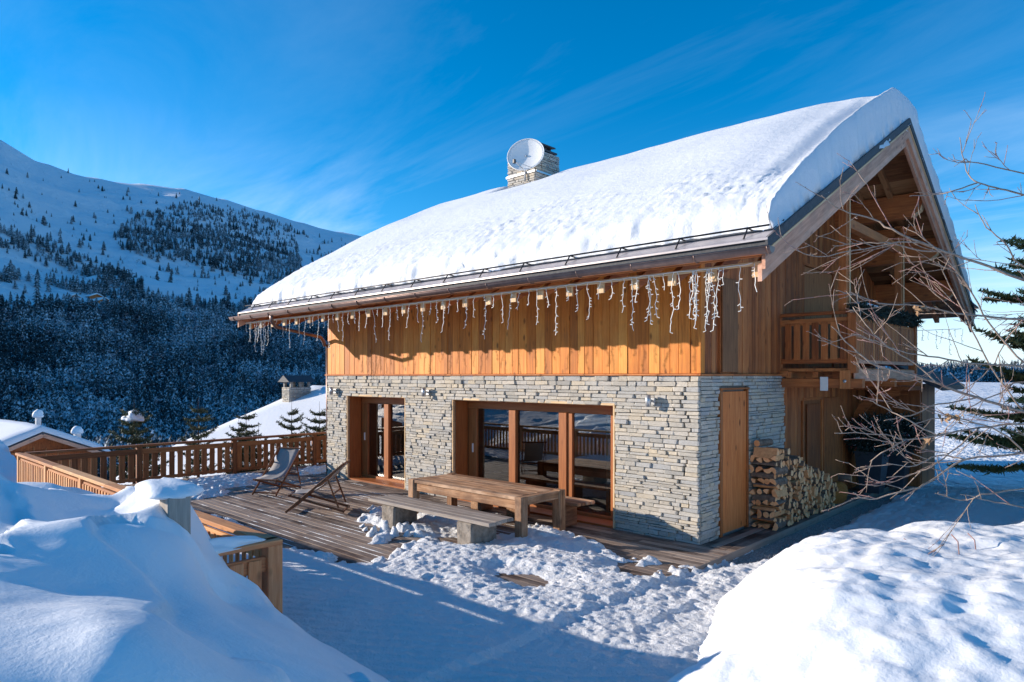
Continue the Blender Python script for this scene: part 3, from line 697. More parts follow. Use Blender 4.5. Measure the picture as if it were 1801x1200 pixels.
# front eave: fascia, flashing, gutter, snow guard
box('fascia_board', RX0+.02, RX1-.05, EY0+.06, EY0+.10, ZE-.19, ZE-.02, wd('brown', 0), roof)
slope_slab(EY0-.04, EY0+.50, RX0, RX1+.03, -.030, -.004, M_flash, 'eave_flashing')
slope_slab(EY0+.24, EY0+.60, RX0, RX1-.02, -.05, -.031, M_slate, 'eave_slate')
def gutter(y_, z_, x0, x1, nm='gutter'):
    n = 10; V = []; F = []; rad = .078
    secs = [x0, x1]
    for x_ in secs:
        for k in range(n+1):
            a = math.pi+math.pi*k/n; V.append((x_, y_+rad*math.cos(a), z_+rad*math.sin(a)))
        for k in range(n+1):
            a = 2*math.pi-math.pi*k/n; V.append((x_, y_+(rad-.008)*math.cos(a), z_+(rad-.008)*math.sin(a)))
    m = 2*n+2
    for k in range(m): F.append((k, (k+1) % m, m+(k+1) % m, m+k))
    F.append(tuple(range(m))[::-1]); F.append(tuple(range(m, 2*m)))
    # end caps
    for x_, s_ in ((x0, 1), (x1, -1)):
        o = len(V); 
        for k in range(n+1):
            a = math.pi+math.pi*k/n; V.append((x_-s_*.001, y_+rad*math.cos(a), z_+rad*math.sin(a)))
        F.append(tuple(range(o, o+n+1)))
    g = obj(nm, mesh(nm, V, F, M_copper, True), (0, 0, 0), roof)
    tube('gutter_bead', [(x0, y_-rad, z_), (x1, y_-rad, z_)], .012, M_copper, roof, 6)
    x_ = x0+.25
    while x_ < x1:
        pts = [(x_, y_+(rad+.006)*math.cos(a), z_+(rad+.006)*math.sin(a)) for a in [math.pi*(1+k/8) for k in range(9)]]
        tube('gutter_bracket', pts, .011, M_copper, roof, 5); x_ += .95
gutter(EY0-.12, ZE-.12, RX0-.18, RX1+.12)
gr_z = roofz(EY0+.14)+.13
tube('snow_guard_rail', [(RX0+.05, EY0+.14, gr_z), (RX1-.02, EY0+.14, gr_z)], .013, M_iron, roof, 6)
x_ = RX1-.3
while x_ > RX0:
    tube('snow_guard_bracket', [(x_, EY0+.32, roofz(EY0+.32)+.03), (x_, EY0+.14, gr_z), (x_, EY0+.02, roofz(EY0+.02)+.03)], .012, M_iron, roof, 5); x_ -= .95
dp_ = tube('downpipe', [(-10.35, EY0-.12, ZE-.10), (-10.35, EY0-.11, ZE-.33), (-10.45, EY0+.05, ZE-.45), (-10.98, -.25, 3.74), (-11.06, -.10, 3.62), (-11.06, -.06, 3.5)], .05, M_copper, roof, 8)
tube('downpipe', [(-11.07, .02, 3.55), (-11.07, .03, 0)], .045, M_copper, roof, 8)
box('light_batten', RX0+.05, RX1-.12, -1.70, -1.67, roofz(-1.66)-.375, roofz(-1.66)-.325, wd('pale', 0), roof, .003)
# ------------------------------------------------------------------ balcony
bal = empty('balcony', (.6, 3.3, 2.8), parent=chalet)
BX = 1.32; BY0, BY1 = 3.30, 7.55
for y_ in (BY0, BY1):
    box('rail', .02, BX-.06, y_-.06, y_+.06, 3.84, 3.90, wd('brown', 0), bal)
    box('rail', .02, BX-.05, y_-.03, y_+.03, 3.66, 3.78, wd('brown', 0), bal)
    box('rail', .02, BX-.05, y_-.03, y_+.03, 2.93, 3.03, wd('brown', 0), bal)
    for k in range(7):
        xx = .10+k*.168
        box('baluster', xx, xx+.125, y_-.055, y_-.031, 3.0, 3.70, wd('brown', 2), bal)
for (a, b) in ((BY0+.03, BY1-.03),):
    box('rail', BX-.07, BX+.07, a+.03, b-.03, 3.84, 3.90, wd('brown', 1), bal)
    box('rail', BX-.03, BX+.03, a+.03, b-.03, 3.66, 3.78, wd('brown', 1), bal); box('rail', BX-.03, BX+.03, a+.03, b-.03, 2.93, 3.03, wd('barge', 1), bal)
    yy = a+.08
    while yy < b-.12: box('baluster', BX+.031, BX+.055, yy, yy+.105, 3.0, 3.72, wd('brown', 2), bal); yy += .135
for y_ in (BY0, BY1): box('post', BX-.075, BX+.075, y_-.075, y_+.075, 2.75, 3.86, wd('brown', 2), bal)
box('floor', .02, BX+.02, BY0-.02, BY1+.02, 2.78, 2.84, wd('brown', 1), bal)
box('fascia_board', BX+.021, BX+.05, BY0-.05, BY1+.05, 2.60, 2.82, wd('barge', 1), bal)
for y_ in (BY0, 5.4, BY1):
    beam('support_beam', (-.05, y_, 2.56), (1.50, y_, 2.56), .16, .17, wd('brown', 0), bal)
for xx in (.12, .62, 1.1): box('joist', xx, xx+.10, BY0-.05, BY1+.05, 2.65, 2.775, wd('brown', 1), bal)
box('bracket_block', 1.12, 1.30, BY0-.11, BY0+.09, 2.46, 2.80, wd('brown', 2), bal)
tube('bolt', [(1.21, BY0-.125, 2.60), (1.21, BY0-.105, 2.60)], .03, M_galv, bal, 12)
box('corbel', -.02, .16, BY0-.09, BY0+.09, 2.68, 2.80, wd('brown', 0), bal)
for y_ in (BY0+.02, 7.06):
    box('tall_post', 1.06, 1.20, y_+.0, y_+.15, 3.9, roofz(y_)-.42, wd('brown', 2), bal)
    box('tall_post_batten', 1.205, 1.23, y_+.10, y_+.15, 3.9, roofz(y_)-.42, wd('pale', 2), bal)
for y_ in (BY0+.1, 7.14): beam('tie_beam', (-.05, y_, roofz(y_)-.52), (1.55, y_, roofz(y_)-.52), .16, .2, wd('brown', 0), bal)
beam('cross_beam', (1.13, BY0+.2, 5.55), (1.13, 7.0, 5.55), .14, .18, wd('brown', 0), bal)
box('white_notice', .78, .92, BY0-.12, BY0-.10, 2.42, 2.68, M_white, bal, .004)
# under the balcony: post and arched braces, entrance porch
ent = empty('entrance_porch', (.6, 9.2, 0), parent=chalet)
box('wall', .02, 1.20, 8.75, 8.85, 0, 2.5, wd('brown', 2), ent); box('wall', 1.05, 1.2, 8.86, 10.2, 0, 2.5, wd('brown', 2), ent)
yy = 8.87
while yy < 10.15: box('plank', 1.201, 1.215, yy, yy+.13, 0, 2.5, wd('fdark', 2), ent); yy += .136
V = [(.0, 8.3, 3.25), (.0, 10.9, 3.25), (1.75, 10.9, 2.35), (1.75, 8.3, 2.35)]
obj('porch_roof', mesh('porch_roof', V+[(v[0], v[1], v[2]+.12) for v in V], [(0,1,2,3),(7,6,5,4),(0,4,5,1),(1,5,6,2),(2,6,7,3),(3,7,4,0)], M_slate), (0, 0, 0), ent)
V, F = [], []
nn = 14
for i in range(nn):
    a = math.pi/2*i/(nn-1)
    for ro in (1.0, .80):
        for yy in (7.9, 8.02): V.append((.05+1.0-ro*math.cos(a)*1.0, yy, 1.55+ro*math.sin(a)*.85))
for i in range(nn-1):
    o = i*4
    F += [(o, o+4, o+5, o+1), (o+2, o+3, o+7, o+6), (o, o+2, o+6, o+4), (o+1, o+5, o+7, o+3)]
for k in range(2): obj('arched_brace', mesh('arched_brace', V, F, wd('brown', 0)), (0, k*.8-.4, 0), ent)
box('wall_plate', .02, 1.30, 7.4, 8.74, 2.36, 2.46, wd('brown', 1), ent)
# ------------------------------------------------------------------ chimney
cx0, cx1, cy0, cy1, cz1 = -7.72, -6.72, 3.65, 4.65, 8.78
chim = box('chimney', cx0+.03, cx1-.03, cy0+.03, cy1-.03, 6.6, cz1-.02, M_mortar, chalet)
rr = random.Random(8)
for (face, u0, u1) in (('f', cx0, cx1), ('g', cy0, cy1)):
    for (a, b, z0, z1) in stone_rows(u0, u1, 7.5, cz1, [], 60 if face == 'f' else 61, .9):
        dpp = .06+rr.uniform(-.01, .02); k = rr.randrange(10)
        if face == 'f': obj('chimney_stone', SV[k][2], ((a+b)/2, cy0+.03-dpp/2+.01, (z0+z1)/2), chim, (0, 0, 0), (b-a-.012, dpp, z1-z0-.012))
        else: obj('chimney_stone', SV[k][2], (cx1-.03+dpp/2-.01, (a+b)/2, (z0+z1)/2), chim, (0, 0, R(90)), (b-a-.012, dpp, z1-z0-.012))
cw = MB()
for sx in (.2, .78):
    for sy in (.2, .74): cw.box(cx0+sx, cx0+sx+.08, cy0+sy, cy0+sy+.08, cz1, cz1+.22)
cowl = empty('cowl', ((cx0+cx1)/2, (cy0+cy1)/2, cz1), parent=chalet)
cw.make('cowl_legs', M_iron, cowl)
def slopeslab(x0, x1, y0, y1, z, dz, th, mat, nm, par):
    V = [(x0, y0, z), (x1, y0, z-dz), (x1, y1, z-dz), (x0, y1, z)]; V += [(v[0], v[1], v[2]+th) for v in V]
    return obj(nm, mesh(nm, V, [(3,2,1,0),(4,5,6,7),(0,1,5,4),(1,2,6,5),(2,3,7,6),(3,0,4,7)], mat), (0, 0, 0), par)
slopeslab(cx0+.05, cx1-.02, cy0+.05, cy1-.05, cz1+.15, .10, .05, M_slate, 'cowl_louvre', cowl)
slopeslab(cx0+.12, cx1-.02, cy0+.12, cy1-.12, cz1+.34, .14, .035, M_slate, 'cowl_cap', cowl)
cw = MB(); cw.box(cx0-.03, cx1+.03, cy0-.05, cy0-.03, 8.16, 8.21); cw.box(cx1+.035, cx1+.05, cy0, cy1, 8.16, 8.21); cw.make('strap', M_galv, cowl)
# satellite dish
dish = empty('satellite_dish', (cx0+.6, cy0-.08, 8.2), 'round pale satellite dish strapped to the front of the stone chimney', 'satellite dish')
dc = Vector(pix(924.5, 272, 18.05)); 
dn = Vector((7, -14, 5)).normalized()
q = dn.to_track_quat('Z', 'Y').to_matrix()
V = []; F = []; nr_, ns = 8, 36
for i in range(nr_+1):
    rad = .46*i/nr_
    for k in range(ns):
        a = 2*math.pi*k/ns; V.append(dc+q@Vector((rad*math.cos(a)*1.1, rad*math.sin(a)*1.05, rad*rad*.42-.08)))
for i in range(nr_):
    for k in range(ns): F.append((i*ns+k, (i+1)*ns+k, (i+1)*ns+(k+1) % ns, i*ns+(k+1) % ns))
o = obj('reflector', mesh('reflector', V, F, M_dish, True), (0, 0, 0), dish)
md = o.modifiers.new('t', 'SOLIDIFY'); md.thickness = .012
rim = [dc+q@Vector((.46*math.cos(2*math.pi*k/40)*1.1, .46*math.sin(2*math.pi*k/40)*1.05, .46*.46*.42-.08)) for k in range(41)]
tube('rim', rim, .012, M_dish, dish, 6)
lo = dc+q@Vector((-.05, -.42, .0)); ft = Vector(pix(904.5, 284, 17.5))
tube('feed_arm', [lo, ft], .013, M_galv, dish, 6)
tube('feed_arm', [dc+q@Vector((.2, -.42, .0)), ft], .008, M_galv, dish, 6)
V, F = cbox_vf(.035, .035, .055, .01); obj('receiver', mesh('receiver', V, F, M_black), ft, dish)
tube('mast', [(-7.02, cy0-.07, 7.95), (-7.02, cy0-.08, 8.75)], .025, M_galv, dish, 8)
tube('mount_bar', [(-7.02, cy0-.08, 8.6), tuple(dc-dn*.06)], .03, M_galv, dish, 8)
V, F = tube_vf([(-6.93, cy0-.10, 8.45), (-6.93, cy0-.14, 8.45)], .10, 14); obj('clamp_plate', mesh('clamp_plate', V, F, M_galv), (0, 0, 0), dish)

# ------------------------------------------------------------------ roof snow
def edgeprof(q, w, p=2.4):
    t = np.clip(q/w, 0, 1); return (1-(1-t)**p)**(1/p)
xs = np.concatenate([[RX0+.03, RX0+.032, RX0+.05, RX0+.08], np.arange(RX0+.12, RX1-.62, .045), np.arange(RX1-.6, RX1-.09, .022), [RX1-.08, RX1-.05, RX1-.03, RX1-.02, RX1-.015]])
ya, yb = EY0+.30, EY1-.1
ys = np.concatenate([[ya, ya+.003, ya+.01, ya+.025], np.arange(ya+.05, yb-.05, .048), [yb-.03, yb-.01, yb]])
X, Y = np.meshgrid(xs, ys, indexing='ij')
base = ZR-np.abs(Y-RY)*sl_; base = np.where(np.abs(Y-RY) < .5, base-.0, base)
# soft ridge
rz = ZR-(np.sqrt((Y-RY)**2+1.3**2)-.0)*sl_+.36
T = .86+.05*fbm(X/2.5, Y/2.5, 4, 3)
T = T*(.66+.34*sstep(0, 3.6, Y-ya))*(1-.12*sstep(RX1-2.2, RX1-.1, X))
ef = .52*edgeprof(Y-ya, .09, 2.0)+.48*edgeprof(Y-ya, 1.2, 1.7); eb = edgeprof(yb-Y, .5)
el_ = .5*edgeprof(X-(RX0+.03), .10, 2.0)+.5*edgeprof(X-(RX0+.03), 1.5, 1.8)
ragged = .11*fbm(Y*1.7, Y*0+3, 8, 5, .6)
er = edgeprof((RX1-.015)-X, .045, 1.6)
thick = T*ef*eb*el_*er
# lip at the right gable edge with a wind scoop behind it
dr = (RX1-.015)-X
lipz = .08*np.exp(-((dr-.05)/.06)**2)-.16*np.exp(-((dr-.33)/.22)**2)-.05*np.exp(-((dr-.8)/.4)**2)
lipmask = sstep(0.2, 1.6, Y-ya)*(1-sstep(9, 10.8, Y))*(1-np.exp(-((Y-RY-.1)/1.1)**2))
thick = thick+lipz*lipmask*er*(1+.25*fbm(Y*.9, Y*0+1, 12, 2))
# hollow round the chimney
hc = np.exp(-(np.maximum(np.maximum(cx0-X, X-cx1), 0)**2+np.maximum(np.maximum(cy0-Y, Y-cy1), 0)**2)/.26**2)
drift = np.exp(-((X-(cx1+.5))/.8)**2-((Y-5.0)/.6)**2)*.12
thick = thick*(1-.85*hc)+drift*.4
# lumpy lower part
low = 1-sstep(.7, 2.1, Y-ya+.5*fbm(X*1.2, Y*1.2, 24, 2))
lumps = np.abs(fbm(X*10, Y*10, 21, 4, .65))
thick = thick+(low*.10*(lumps-.2)*(.35+.9*vnoise(X*1.1, Y*1.1, 23))+.012*fbm(X*1.2, Y*1.2, 14, 4))*ef
Z = np.minimum(base, rz)+np.maximum(thick, 0)+.02
Yd = Y-(.07*fbm(X*1.6, X*0, 77, 3)+.06*fbm(X*7, Z*9, 78, 4))*np.exp(-(Y-ya)/.3)
Xd = X+ragged*np.exp(-dr/.06)*(thick > .1)*.8+.02*fbm(Y*6, Z*6, 19, 3)*np.exp(-dr/.05)
V = np.stack([Xd, Yd, Z], -1)
nu, nv = X.shape
# skirts: subdivided cliff on the right edge, simple on the others
VV = [V.reshape(-1, 3)]; FF = [grid_faces(nu, nv)]
off = nu*nv; ncl = 9
edge = V[-1].copy(); rows = [np.arange(nv)+(nu-1)*nv]
topr = V[-8].copy()
for k in range(1, ncl+1):
    f = k/ncl; row = edge.copy(); row[:, 2] = edge[:, 2]*(1-f)+(base[-1]+.012)*f
    row[:, 0] = edge[:, 0]+.06*fbm(edge[:, 1]*3, row[:, 2]*5+f*2, 44, 4)*math.sin(math.pi*min(f*1.2, 1))-.10*f**2*(.3+vnoise(edge[:, 1]*1.5, edge[:, 1]*0+f, 3))
    row[:, 2] -= .16*f**3*np.maximum(0, fbm(edge[:, 1]*1.3, edge[:, 1]*0+5, 91, 4, .6)+.08); row[:, 0] += .025*fbm(edge[:, 1]*9, row[:, 2]*9+f*4, 47, 3)+.05*f*np.maximum(0, fbm(edge[:, 1]*1.3, edge[:, 1]*0+5, 91, 4, .6)+.08)*6*f
    VV.append(row); rows.append(np.arange(nv)+off); off += nv
for a, b in zip(rows[:-1], rows[1:]): FF.append(np.stack([a[:-1], b[:-1], b[1:], a[1:]], -1))
for idx in ((np.arange(nv), V[0], 0), (np.arange(nu)*nv, V[:, 0], 1), (np.arange(nu)*nv+nv-1, V[:, -1], 2)):
    r2 = idx[1].copy(); r2[:, 2] -= .0; b2 = r2.copy(); b2[:, 2] = np.interp(b2[:, 1], [ya, RY, yb], [base[0, 0], ZR, base[0, -1]])+.006
    VV.append(b2); j = np.arange(len(b2))+off; off += len(b2); i0 = idx[0]; q4 = np.stack([i0[:-1], i0[1:], j[1:], j[:-1]], -1)
    FF.append(q4 if idx[2] != 1 else q4[:, ::-1])
rsn = obj('roof_snow', nmesh('roof_snow', np.concatenate(VV), np.concatenate(FF), M_snowroof)); tag(rsn, 'thick smooth snow blanket lying on the large chalet roof', 'snow')
# the cliff itself: build the vertical gable face thicker by lifting its rim row
# ------------------------------------------------------------------ deck
deck = empty('deck', (-6, -3, 0)); deck['kind'] = 'structure'; deck['label'] = 'weathered plank terrace in front of the chalet'
rr = random.Random(91)
y = -6.55
while y < -.03:
    w = .14; x = -13.2+rr.uniform(-1.5, 0)
    while x < .6:
        ln = rr.choice((3.0, 4.0, 4.5)); a = max(x, -13.2); b = min(x+ln, .60)
        if b-a > .05: box('plank', a+.002, b-.002, y+.005, min(y+w, -.0)-.004, -.035, -.003+rr.uniform(-.002, .003), wd('deck', 0), deck, .004)
        x += ln
    y += w+.004
for k in range(4):
    yy = 0.0
    while yy < 10:
        ln = rr.choice((3.0, 4.0)); box('plank', .035+k*.142, .035+k*.142+.136, yy+.05*(yy == 0), min(yy+ln, 10)-.003, -.035, -.003+rr.uniform(-.002, .003), wd('deck', 1), deck, .004); yy += ln
box('edge_board', .605, .635, -6.5, 10, -.16, .004, wd('deck', 1), deck)
y = -6.5
mb = MB(); mb.box(-13.2, .6, -6.5, -.02, -.25, -.05); mb.box(.0, .6, -.01, 10, -.25, -.05); mb.make('joists', M_iron, deck)
# deck left of the house
for k in range(14): box('plank', -13.2, XL-.05, .02+k*.144, .02+k*.144+.138, -.035, -.003, wd('deck', 0), deck, .004)
# ------------------------------------------------------------------ trodden snow over the deck and the yard
def u(px, py, z=0): p = pix_z(px, py, z); return (p[0], p[1])
snow_polys = [
    [u(475,957), u(520,968), u(563,981), u(610,990), u(655,993), u(700,975), u(735,950), u(715,930), u(735,915), u(800,925), u(850,940), u(905,948), u(960,935), u(1010,945), u(1060,968), u(1085,985), u(1100,1012), u(1150,1020), u(1225,1003), (.72,-1.0), (.9, 1.0), (1.0, 3.5), (1.0, 9.5), (9, 14), (9, -6.4), (5, -7.5), (-16, -7.5), (-16, -5.3), (-9, -5.1), (-7, -4.9)],
    [u(635,915), u(660,895), u(688,898), u(700,925), u(690,950), u(650,955), u(670,935)],
    [u(745,905), u(790,905), u(822,915), u(822,935), u(760,938), u(742,925)],
    [u(1075,983), u(1120,983), u(1160,988), u(1130,992), u(1090,990)],
    [u(330,848), u(400,838), u(470,836), u(480,842), u(430,855), u(345,862)],
    [u(525,826), u(572,822), u(575,830), u(530,836)],
    [u(335,866), u(400,864), u(385,874), u(335,878)],
    [u(350,905), u(395,915), u(425,930), u(410,934), u(350,912)],
    [u(1150,1012), u(1180,1003), u(1220,998), u(1200,1015), u(1150,1025)],
]
def sdist(X, Y, P):
    ins = inpoly(X.ravel(), Y.ravel(), P).reshape(X.shape); d = np.full(X.shape, 9.)
    n = len(P)
    for i in range(n):
        ax, ay = P[i]; bx_, by = P[(i+1) % n]; vx, vy = bx_-ax, by-ay; L2 = vx*vx+vy*vy+1e-9
        t = np.clip(((X-ax)*vx+(Y-ay)*vy)/L2, 0, 1); d = np.minimum(d, np.hypot(X-ax-t*vx, Y-ay-t*vy))
    return np.where(ins, d, -d)
xs = np.arange(-13.0, 4.6, .023); ys = np.concatenate([np.arange(-6.9, 1.0, .023), np.arange(1.0, 9, .09)])
X, Y = np.meshgrid(xs, ys, indexing='ij')
SD = np.full(X.shape, -9.)
for k, P in enumerate(snow_polys): SD = np.maximum(SD, sdist(X, Y, P))
nz = fbm(X*2.2, Y*2.2, 51, 5, .6)
SDn = SD+.20*nz+.04*fbm(X*14, Y*14, 52, 3)
# bare spots where the planks show
for (px_, py_, rad) in ((925,1020,.34), (1112,1006,.22), (905,938,.2), (790,950,.25), (1180,1012,.15)):
    c_ = u(px_, py_); SDn = np.minimum(SDn, (np.hypot((X-c_[0])/1.6, Y-c_[1])-rad*.75)*1.0+.22*nz)
lum = 1-np.abs(fbm(X*3.3, Y*3.3, 61, 4, .55))*1.6
foot = vnoise(X*3.1+.3, Y*3.1, 66)
Hs = np.clip(SDn, -1, .35)*.30+.008*lum*(SDn > 0)+.022*fbm(X*11, Y*11, 62, 4, .65)
rough = sstep(-4.9, -4.3, Y)*(1-sstep(2.0, 3.0, X))
Hs = Hs+rough*sstep(0, .15, SDn)*(.030*np.maximum(fbm(X*10, Y*10, 63, 5, .72), -.25)+.012*sstep(.1,.16,fbm(X*4,Y*4,64,3))-.026*sstep(.62, .8, foot))
smooth_low = (1-sstep(-5.2, -4.5, Y))*(X < 3)
Hs = Hs*(1-.45*smooth_low)
# ridges shaped to stand in for sun streaks through the slats, in the shaded strip
rid = np.sin((X*.54-Y*.84)*2*math.pi/.17+2.0*fbm(X*.8, Y*.8, 71, 2))
Hs = Hs+smooth_low*(SDn > 0)*(.030*np.maximum(rid, .2)*(vnoise(X*2, Y*2, 72)))
# chunks of broken crust beside the bench and along the edge of the cleared part
ch = vnoise(X*7, Y*7, 81); c1 = u(680, 935)
chm = np.exp(-((X-c1[0])/.7)**2-((Y-c1[1])/.45)**2)+.55*np.exp(-(SD/.16)**2)*(Y > -5)
Hs = Hs+chm*.13*sstep(.56, .70, ch)*(SD > -.28)
c2 = u(780, 922); Hs = Hs+.17*np.exp(-((X-c2[0])/.85)**4-((Y-c2[1])/.22)**2)*(.75+.5*nz)
c3 = u(945, 945); Hs = Hs+.22*np.exp(-((X-c3[0])/.28)**2-((Y-c3[1])/.22)**2)*(.75+.5*nz)
Z = Hs-.004
yard = sstep(.60, .75, X); Z = Z-.06*yard*(1-sstep(1.5, 2.5, X))
gstrip = sstep(.62, .68, X)*(1-sstep(1.0, 1.25, X+.18*nz))*sstep(-1.0, .2, Y+.3*nz)
Z = Z-.16*gstrip
V = np.stack([X, Y, Z], -1).reshape(-1, 3); F = grid_faces(*X.shape)
onD = (V[:, 0] < .62); keep = np.where(onD[F].all(1), (V[F][:, :, 2].max(1) > -.002), (V[F][:, :, 2].max(1) > -.13))
F = F[keep]; used = np.unique(F); remap = -np.ones(len(V), np.int64); remap[used] = np.arange(len(used))
yd = obj('trodden_snow', nmesh('trodden_snow', V[used], remap[F], M_snowr)); yd['kind'] = 'structure'; yd['label'] = 'trodden broken snow over the terrace and yard'
gs = MB(); gs.add([(.635, -6.5, -.115), (2.0, -6.5, -.12), (2.4, 9.6, -.12), (.635, 9.6, -.115)], [(0, 1, 2, 3)]); g_ = gs.make('gravel', M_gravel); g_['kind'] = 'structure'
# scattered grit stones on the strip
rs2 = np.random.RandomState(5); n = 2600
gx = rs2.uniform(.66, 1.25, n); gy = rs2.uniform(-1, 9, n)*1.0; gs_ = rs2.uniform(.010, .024, n)
T0 = np.array([(1,0,-.4),(-.5,.87,-.4),(-.5,-.87,-.4),(0,0,.9)]); TF = np.array([(0,1,3),(1,2,3),(2,0,3)])
V = (T0[None]*gs_[:, None, None]*rs2.uniform(.7, 1.3, (n, 4, 1))+np.stack([gx, gy, np.full(n, -.105)], -1)[:, None]).reshape(-1, 3)
gg = obj('grit_stones', nmesh('grit_stones', V, (TF[None]+np.arange(n)[:, None, None]*4).reshape(-1, 3), plain('grit_stone', (.2,.19,.18), .8, col2=(.5,.48,.45), nscale=30), False)); tag(gg, 'loose grey grit along the edge of the terrace', 'grit', None, 'stuff')

fs = MB(); r_ = random.Random(12)
for k in range(210):
    j = r_.randrange(13, 45); y_ = -6.55+.144*j-.001; x_ = r_.uniform(-11, -2.5)-1.2*(r_.random()**2); l_ = r_.uniform(.1, .5)+r_.random()**3*1.4
    if y_ < -4.55 or y_ > -.3: continue
    w_ = r_.uniform(.006, .016); pts_ = [(x_, y_-w_*.2, .001), (x_+l_*.5, y_-w_, .0), (x_+l_, y_, .001), (x_+l_*.5, y_+w_, .0), (x_+l_*.45, y_, .006)]
    fs.add(pts_, [(0, 1, 4), (1, 2, 4), (2, 3, 4), (3, 0, 4)])
fo_ = fs.make('frost_streaks', M_snowr); tag(fo_, 'thin streaks of frost left between the terrace boards', 'frost', None, 'stuff')
# ------------------------------------------------------------------ snow banks
def rbf(P, x, y, lam=.004):
    P = np.array(P, float); n = len(P)
    def phi(r): return np.where(r > 0, r*r*np.log(r+1e-9), 0)
    K = phi(np.hypot(P[:, None, 0]-P[None, :, 0], P[:, None, 1]-P[None, :, 1]))+lam*np.eye(n)
    Q = np.c_[np.ones(n), P[:, :2]]; A_ = np.block([[K, Q], [Q.T, np.zeros((3, 3))]]); w = np.linalg.solve(A_, np.r_[P[:, 2], 0, 0, 0])
    out = w[n]+w[n+1]*x+w[n+2]*y
    for i in range(n): out = out+w[i]*phi(np.hypot(x-P[i, 0], y-P[i, 1]))
    return out
def pixy(px, py, y):
    t = (px-900.5)/1190; q = dv[1]+t*rv[1]; s_ = (y-CAM[1])/q
    return (CAM[0]+s_*(dv[0]+t*rv[0]), y, CAM[2]-(py-661)/1190*s_)
LB = [(-22,-5,.5),(-17,-6,.78),(-14.3,-7.6,.45),*[pixy(a_, b_, -7.42) for a_, b_ in ((40,864),(80,862),(120,862),(160,863),(200,862),(230,857),(258,852),(285,851))],(-.75,-7.45,.90),
      (-12,-6.75,.1),(-9,-6.75,.35),(-7,-6.75,.5),(-5,-6.8,.6),(-3,-6.85,.75),(-1.9,-6.9,.8),(-1.15,-7.15,.85),(-.9,-6.95,.72),(-.5,-6.85,.58),(.24,-6.72,.38),(.7,-6.62,.26),(1.1,-6.45,.16),(1.5,-6.6,.10),
      (-1.2,-6.6,.15),(-.6,-6.4,.05),(.3,-6.2,.0),(1.1,-5.9,-.1),(2,-6.1,-.1),(-5,-6.3,.0),(-9,-6.3,-.1),(-3,-6.3,.1),
      *[pix(a_,b_,d_) for a_,b_,d_ in ((-80,832,7.0),(8,839,7.0),(50,850,6.9),(100,876,6.8),(165,912,6.6),(235,940,6.4),(270,900,6.4),(288,893,6.25),(302,910,6.2),(318,932,6.1),(335,945,6.0),(352,985,5.9),(95,890,7.8),(150,898,7.6),(205,900,7.1),(245,892,6.8),(60,1165,3.1),(180,1165,3.15),(320,1165,3.35),(0,1010,4.3),(150,1030,4.5),(300,1060,4.65),(460,1180,4.0),(450,1085,5.0))],(.55,-8.3,1.22),(1.2,-7.4,.72),(2.2,-7.1,.38),(3,-8,.45),(2.6,-6.9,.12),(3.2,-10,.6),(-3,-10,1.72),(-8,-9,1.1),(-6,-8.3,.95),(5.3,-10,.4),(4.6,-7.6,.2),(-8,-12,1.3),(0,-13,1.3),(5,-13,.6)]
xs = np.arange(-20, 5.0, .05); ys = np.arange(-12.5, -6.0, .05)
X, Y = np.meshgrid(xs, ys, indexing='ij'); Z = rbf(LB, X, Y)
Z = Z+.05*fbm(X*.9, Y*.9, 101, 3)+.016*fbm(X*3, Y*3, 102, 3)+.10*np.maximum(0, fbm(X*.7+3, Y*1.5, 103, 2))
Z = np.maximum(Z, -.3)
# step edges where a slab of snow has slumped
Z = Z-.085*sstep(.0, .035, fbm(X*.55, Y*.75, 108, 3)-.10)
bk = obj('snow_bank', nmesh('snow_bank', np.stack([X, Y, Z], -1).reshape(-1, 3), grid_faces(*X.shape), M_snow)); tag(bk, 'huge smooth shaded snow bank in the left foreground', 'snow bank')
RBK = [(2.5,-5.2,.25),(2.45,-4.4,.28),(1.95,-3.2,.18),(1.72,-2.3,.2),(1.95,-1.5,.42),(2.55,-.75,.50),(3.3,.3,.55),(4.1,1.5,.5),(5,2.8,.35),
       (1.9,-4.6,-.3),(1.5,-3.3,-.3),(1.3,-2.2,-.3),(1.5,-1.1,-.25),(2.1,-.1,-.25),(2.9,.9,-.25),(3.7,2.1,-.25),(4.6,3.4,-.3),(2.0,-5.8,-.3),
       (2.5,-3.2,.72),(2.3,-2.3,.80),(2.7,-1.6,.86),(3.3,-.7,.90),(4.2,.5,.92),(5.2,1.6,.85),(3.0,-4.2,.80),(3.2,-3.0,.98),(3.3,-2.0,1.0),(4,-1,1.0),(5,0,1.02),(4,-3,1.02),(5,-2,1.02),(3.6,-4.8,.80),(4.6,-4.5,.92),(5.6,-3.8,1.0),(6.5,-1,1.05),(7,2,.8),(3.3,-5.8,.2),(4.5,-6,.35),(6,-5.6,.6),(7.5,-4,.9),(8.5,1,.8)]
xs = np.arange(1.2, 9.0, .035); ys = np.arange(-6.4, 4.2, .035)
X, Y = np.meshgrid(xs, ys, indexing='ij'); Z = rbf(RBK, X, Y)
Z = Z+.10*fbm(X*1.5, Y*1.5, 201, 4)+.045*np.abs(fbm(X*3.2, Y*3.2, 202, 4))-.02+.012*fbm(X*11, Y*11, 203, 3)
Z = np.maximum(Z, -.3)
bk2 = obj('snow_bank', nmesh('snow_bank', np.stack([X, Y, Z], -1).reshape(-1, 3), grid_faces(*X.shape), M_snow)); tag(bk2, 'sunlit lumpy snow mound in the right foreground beside the path', 'snow bank')
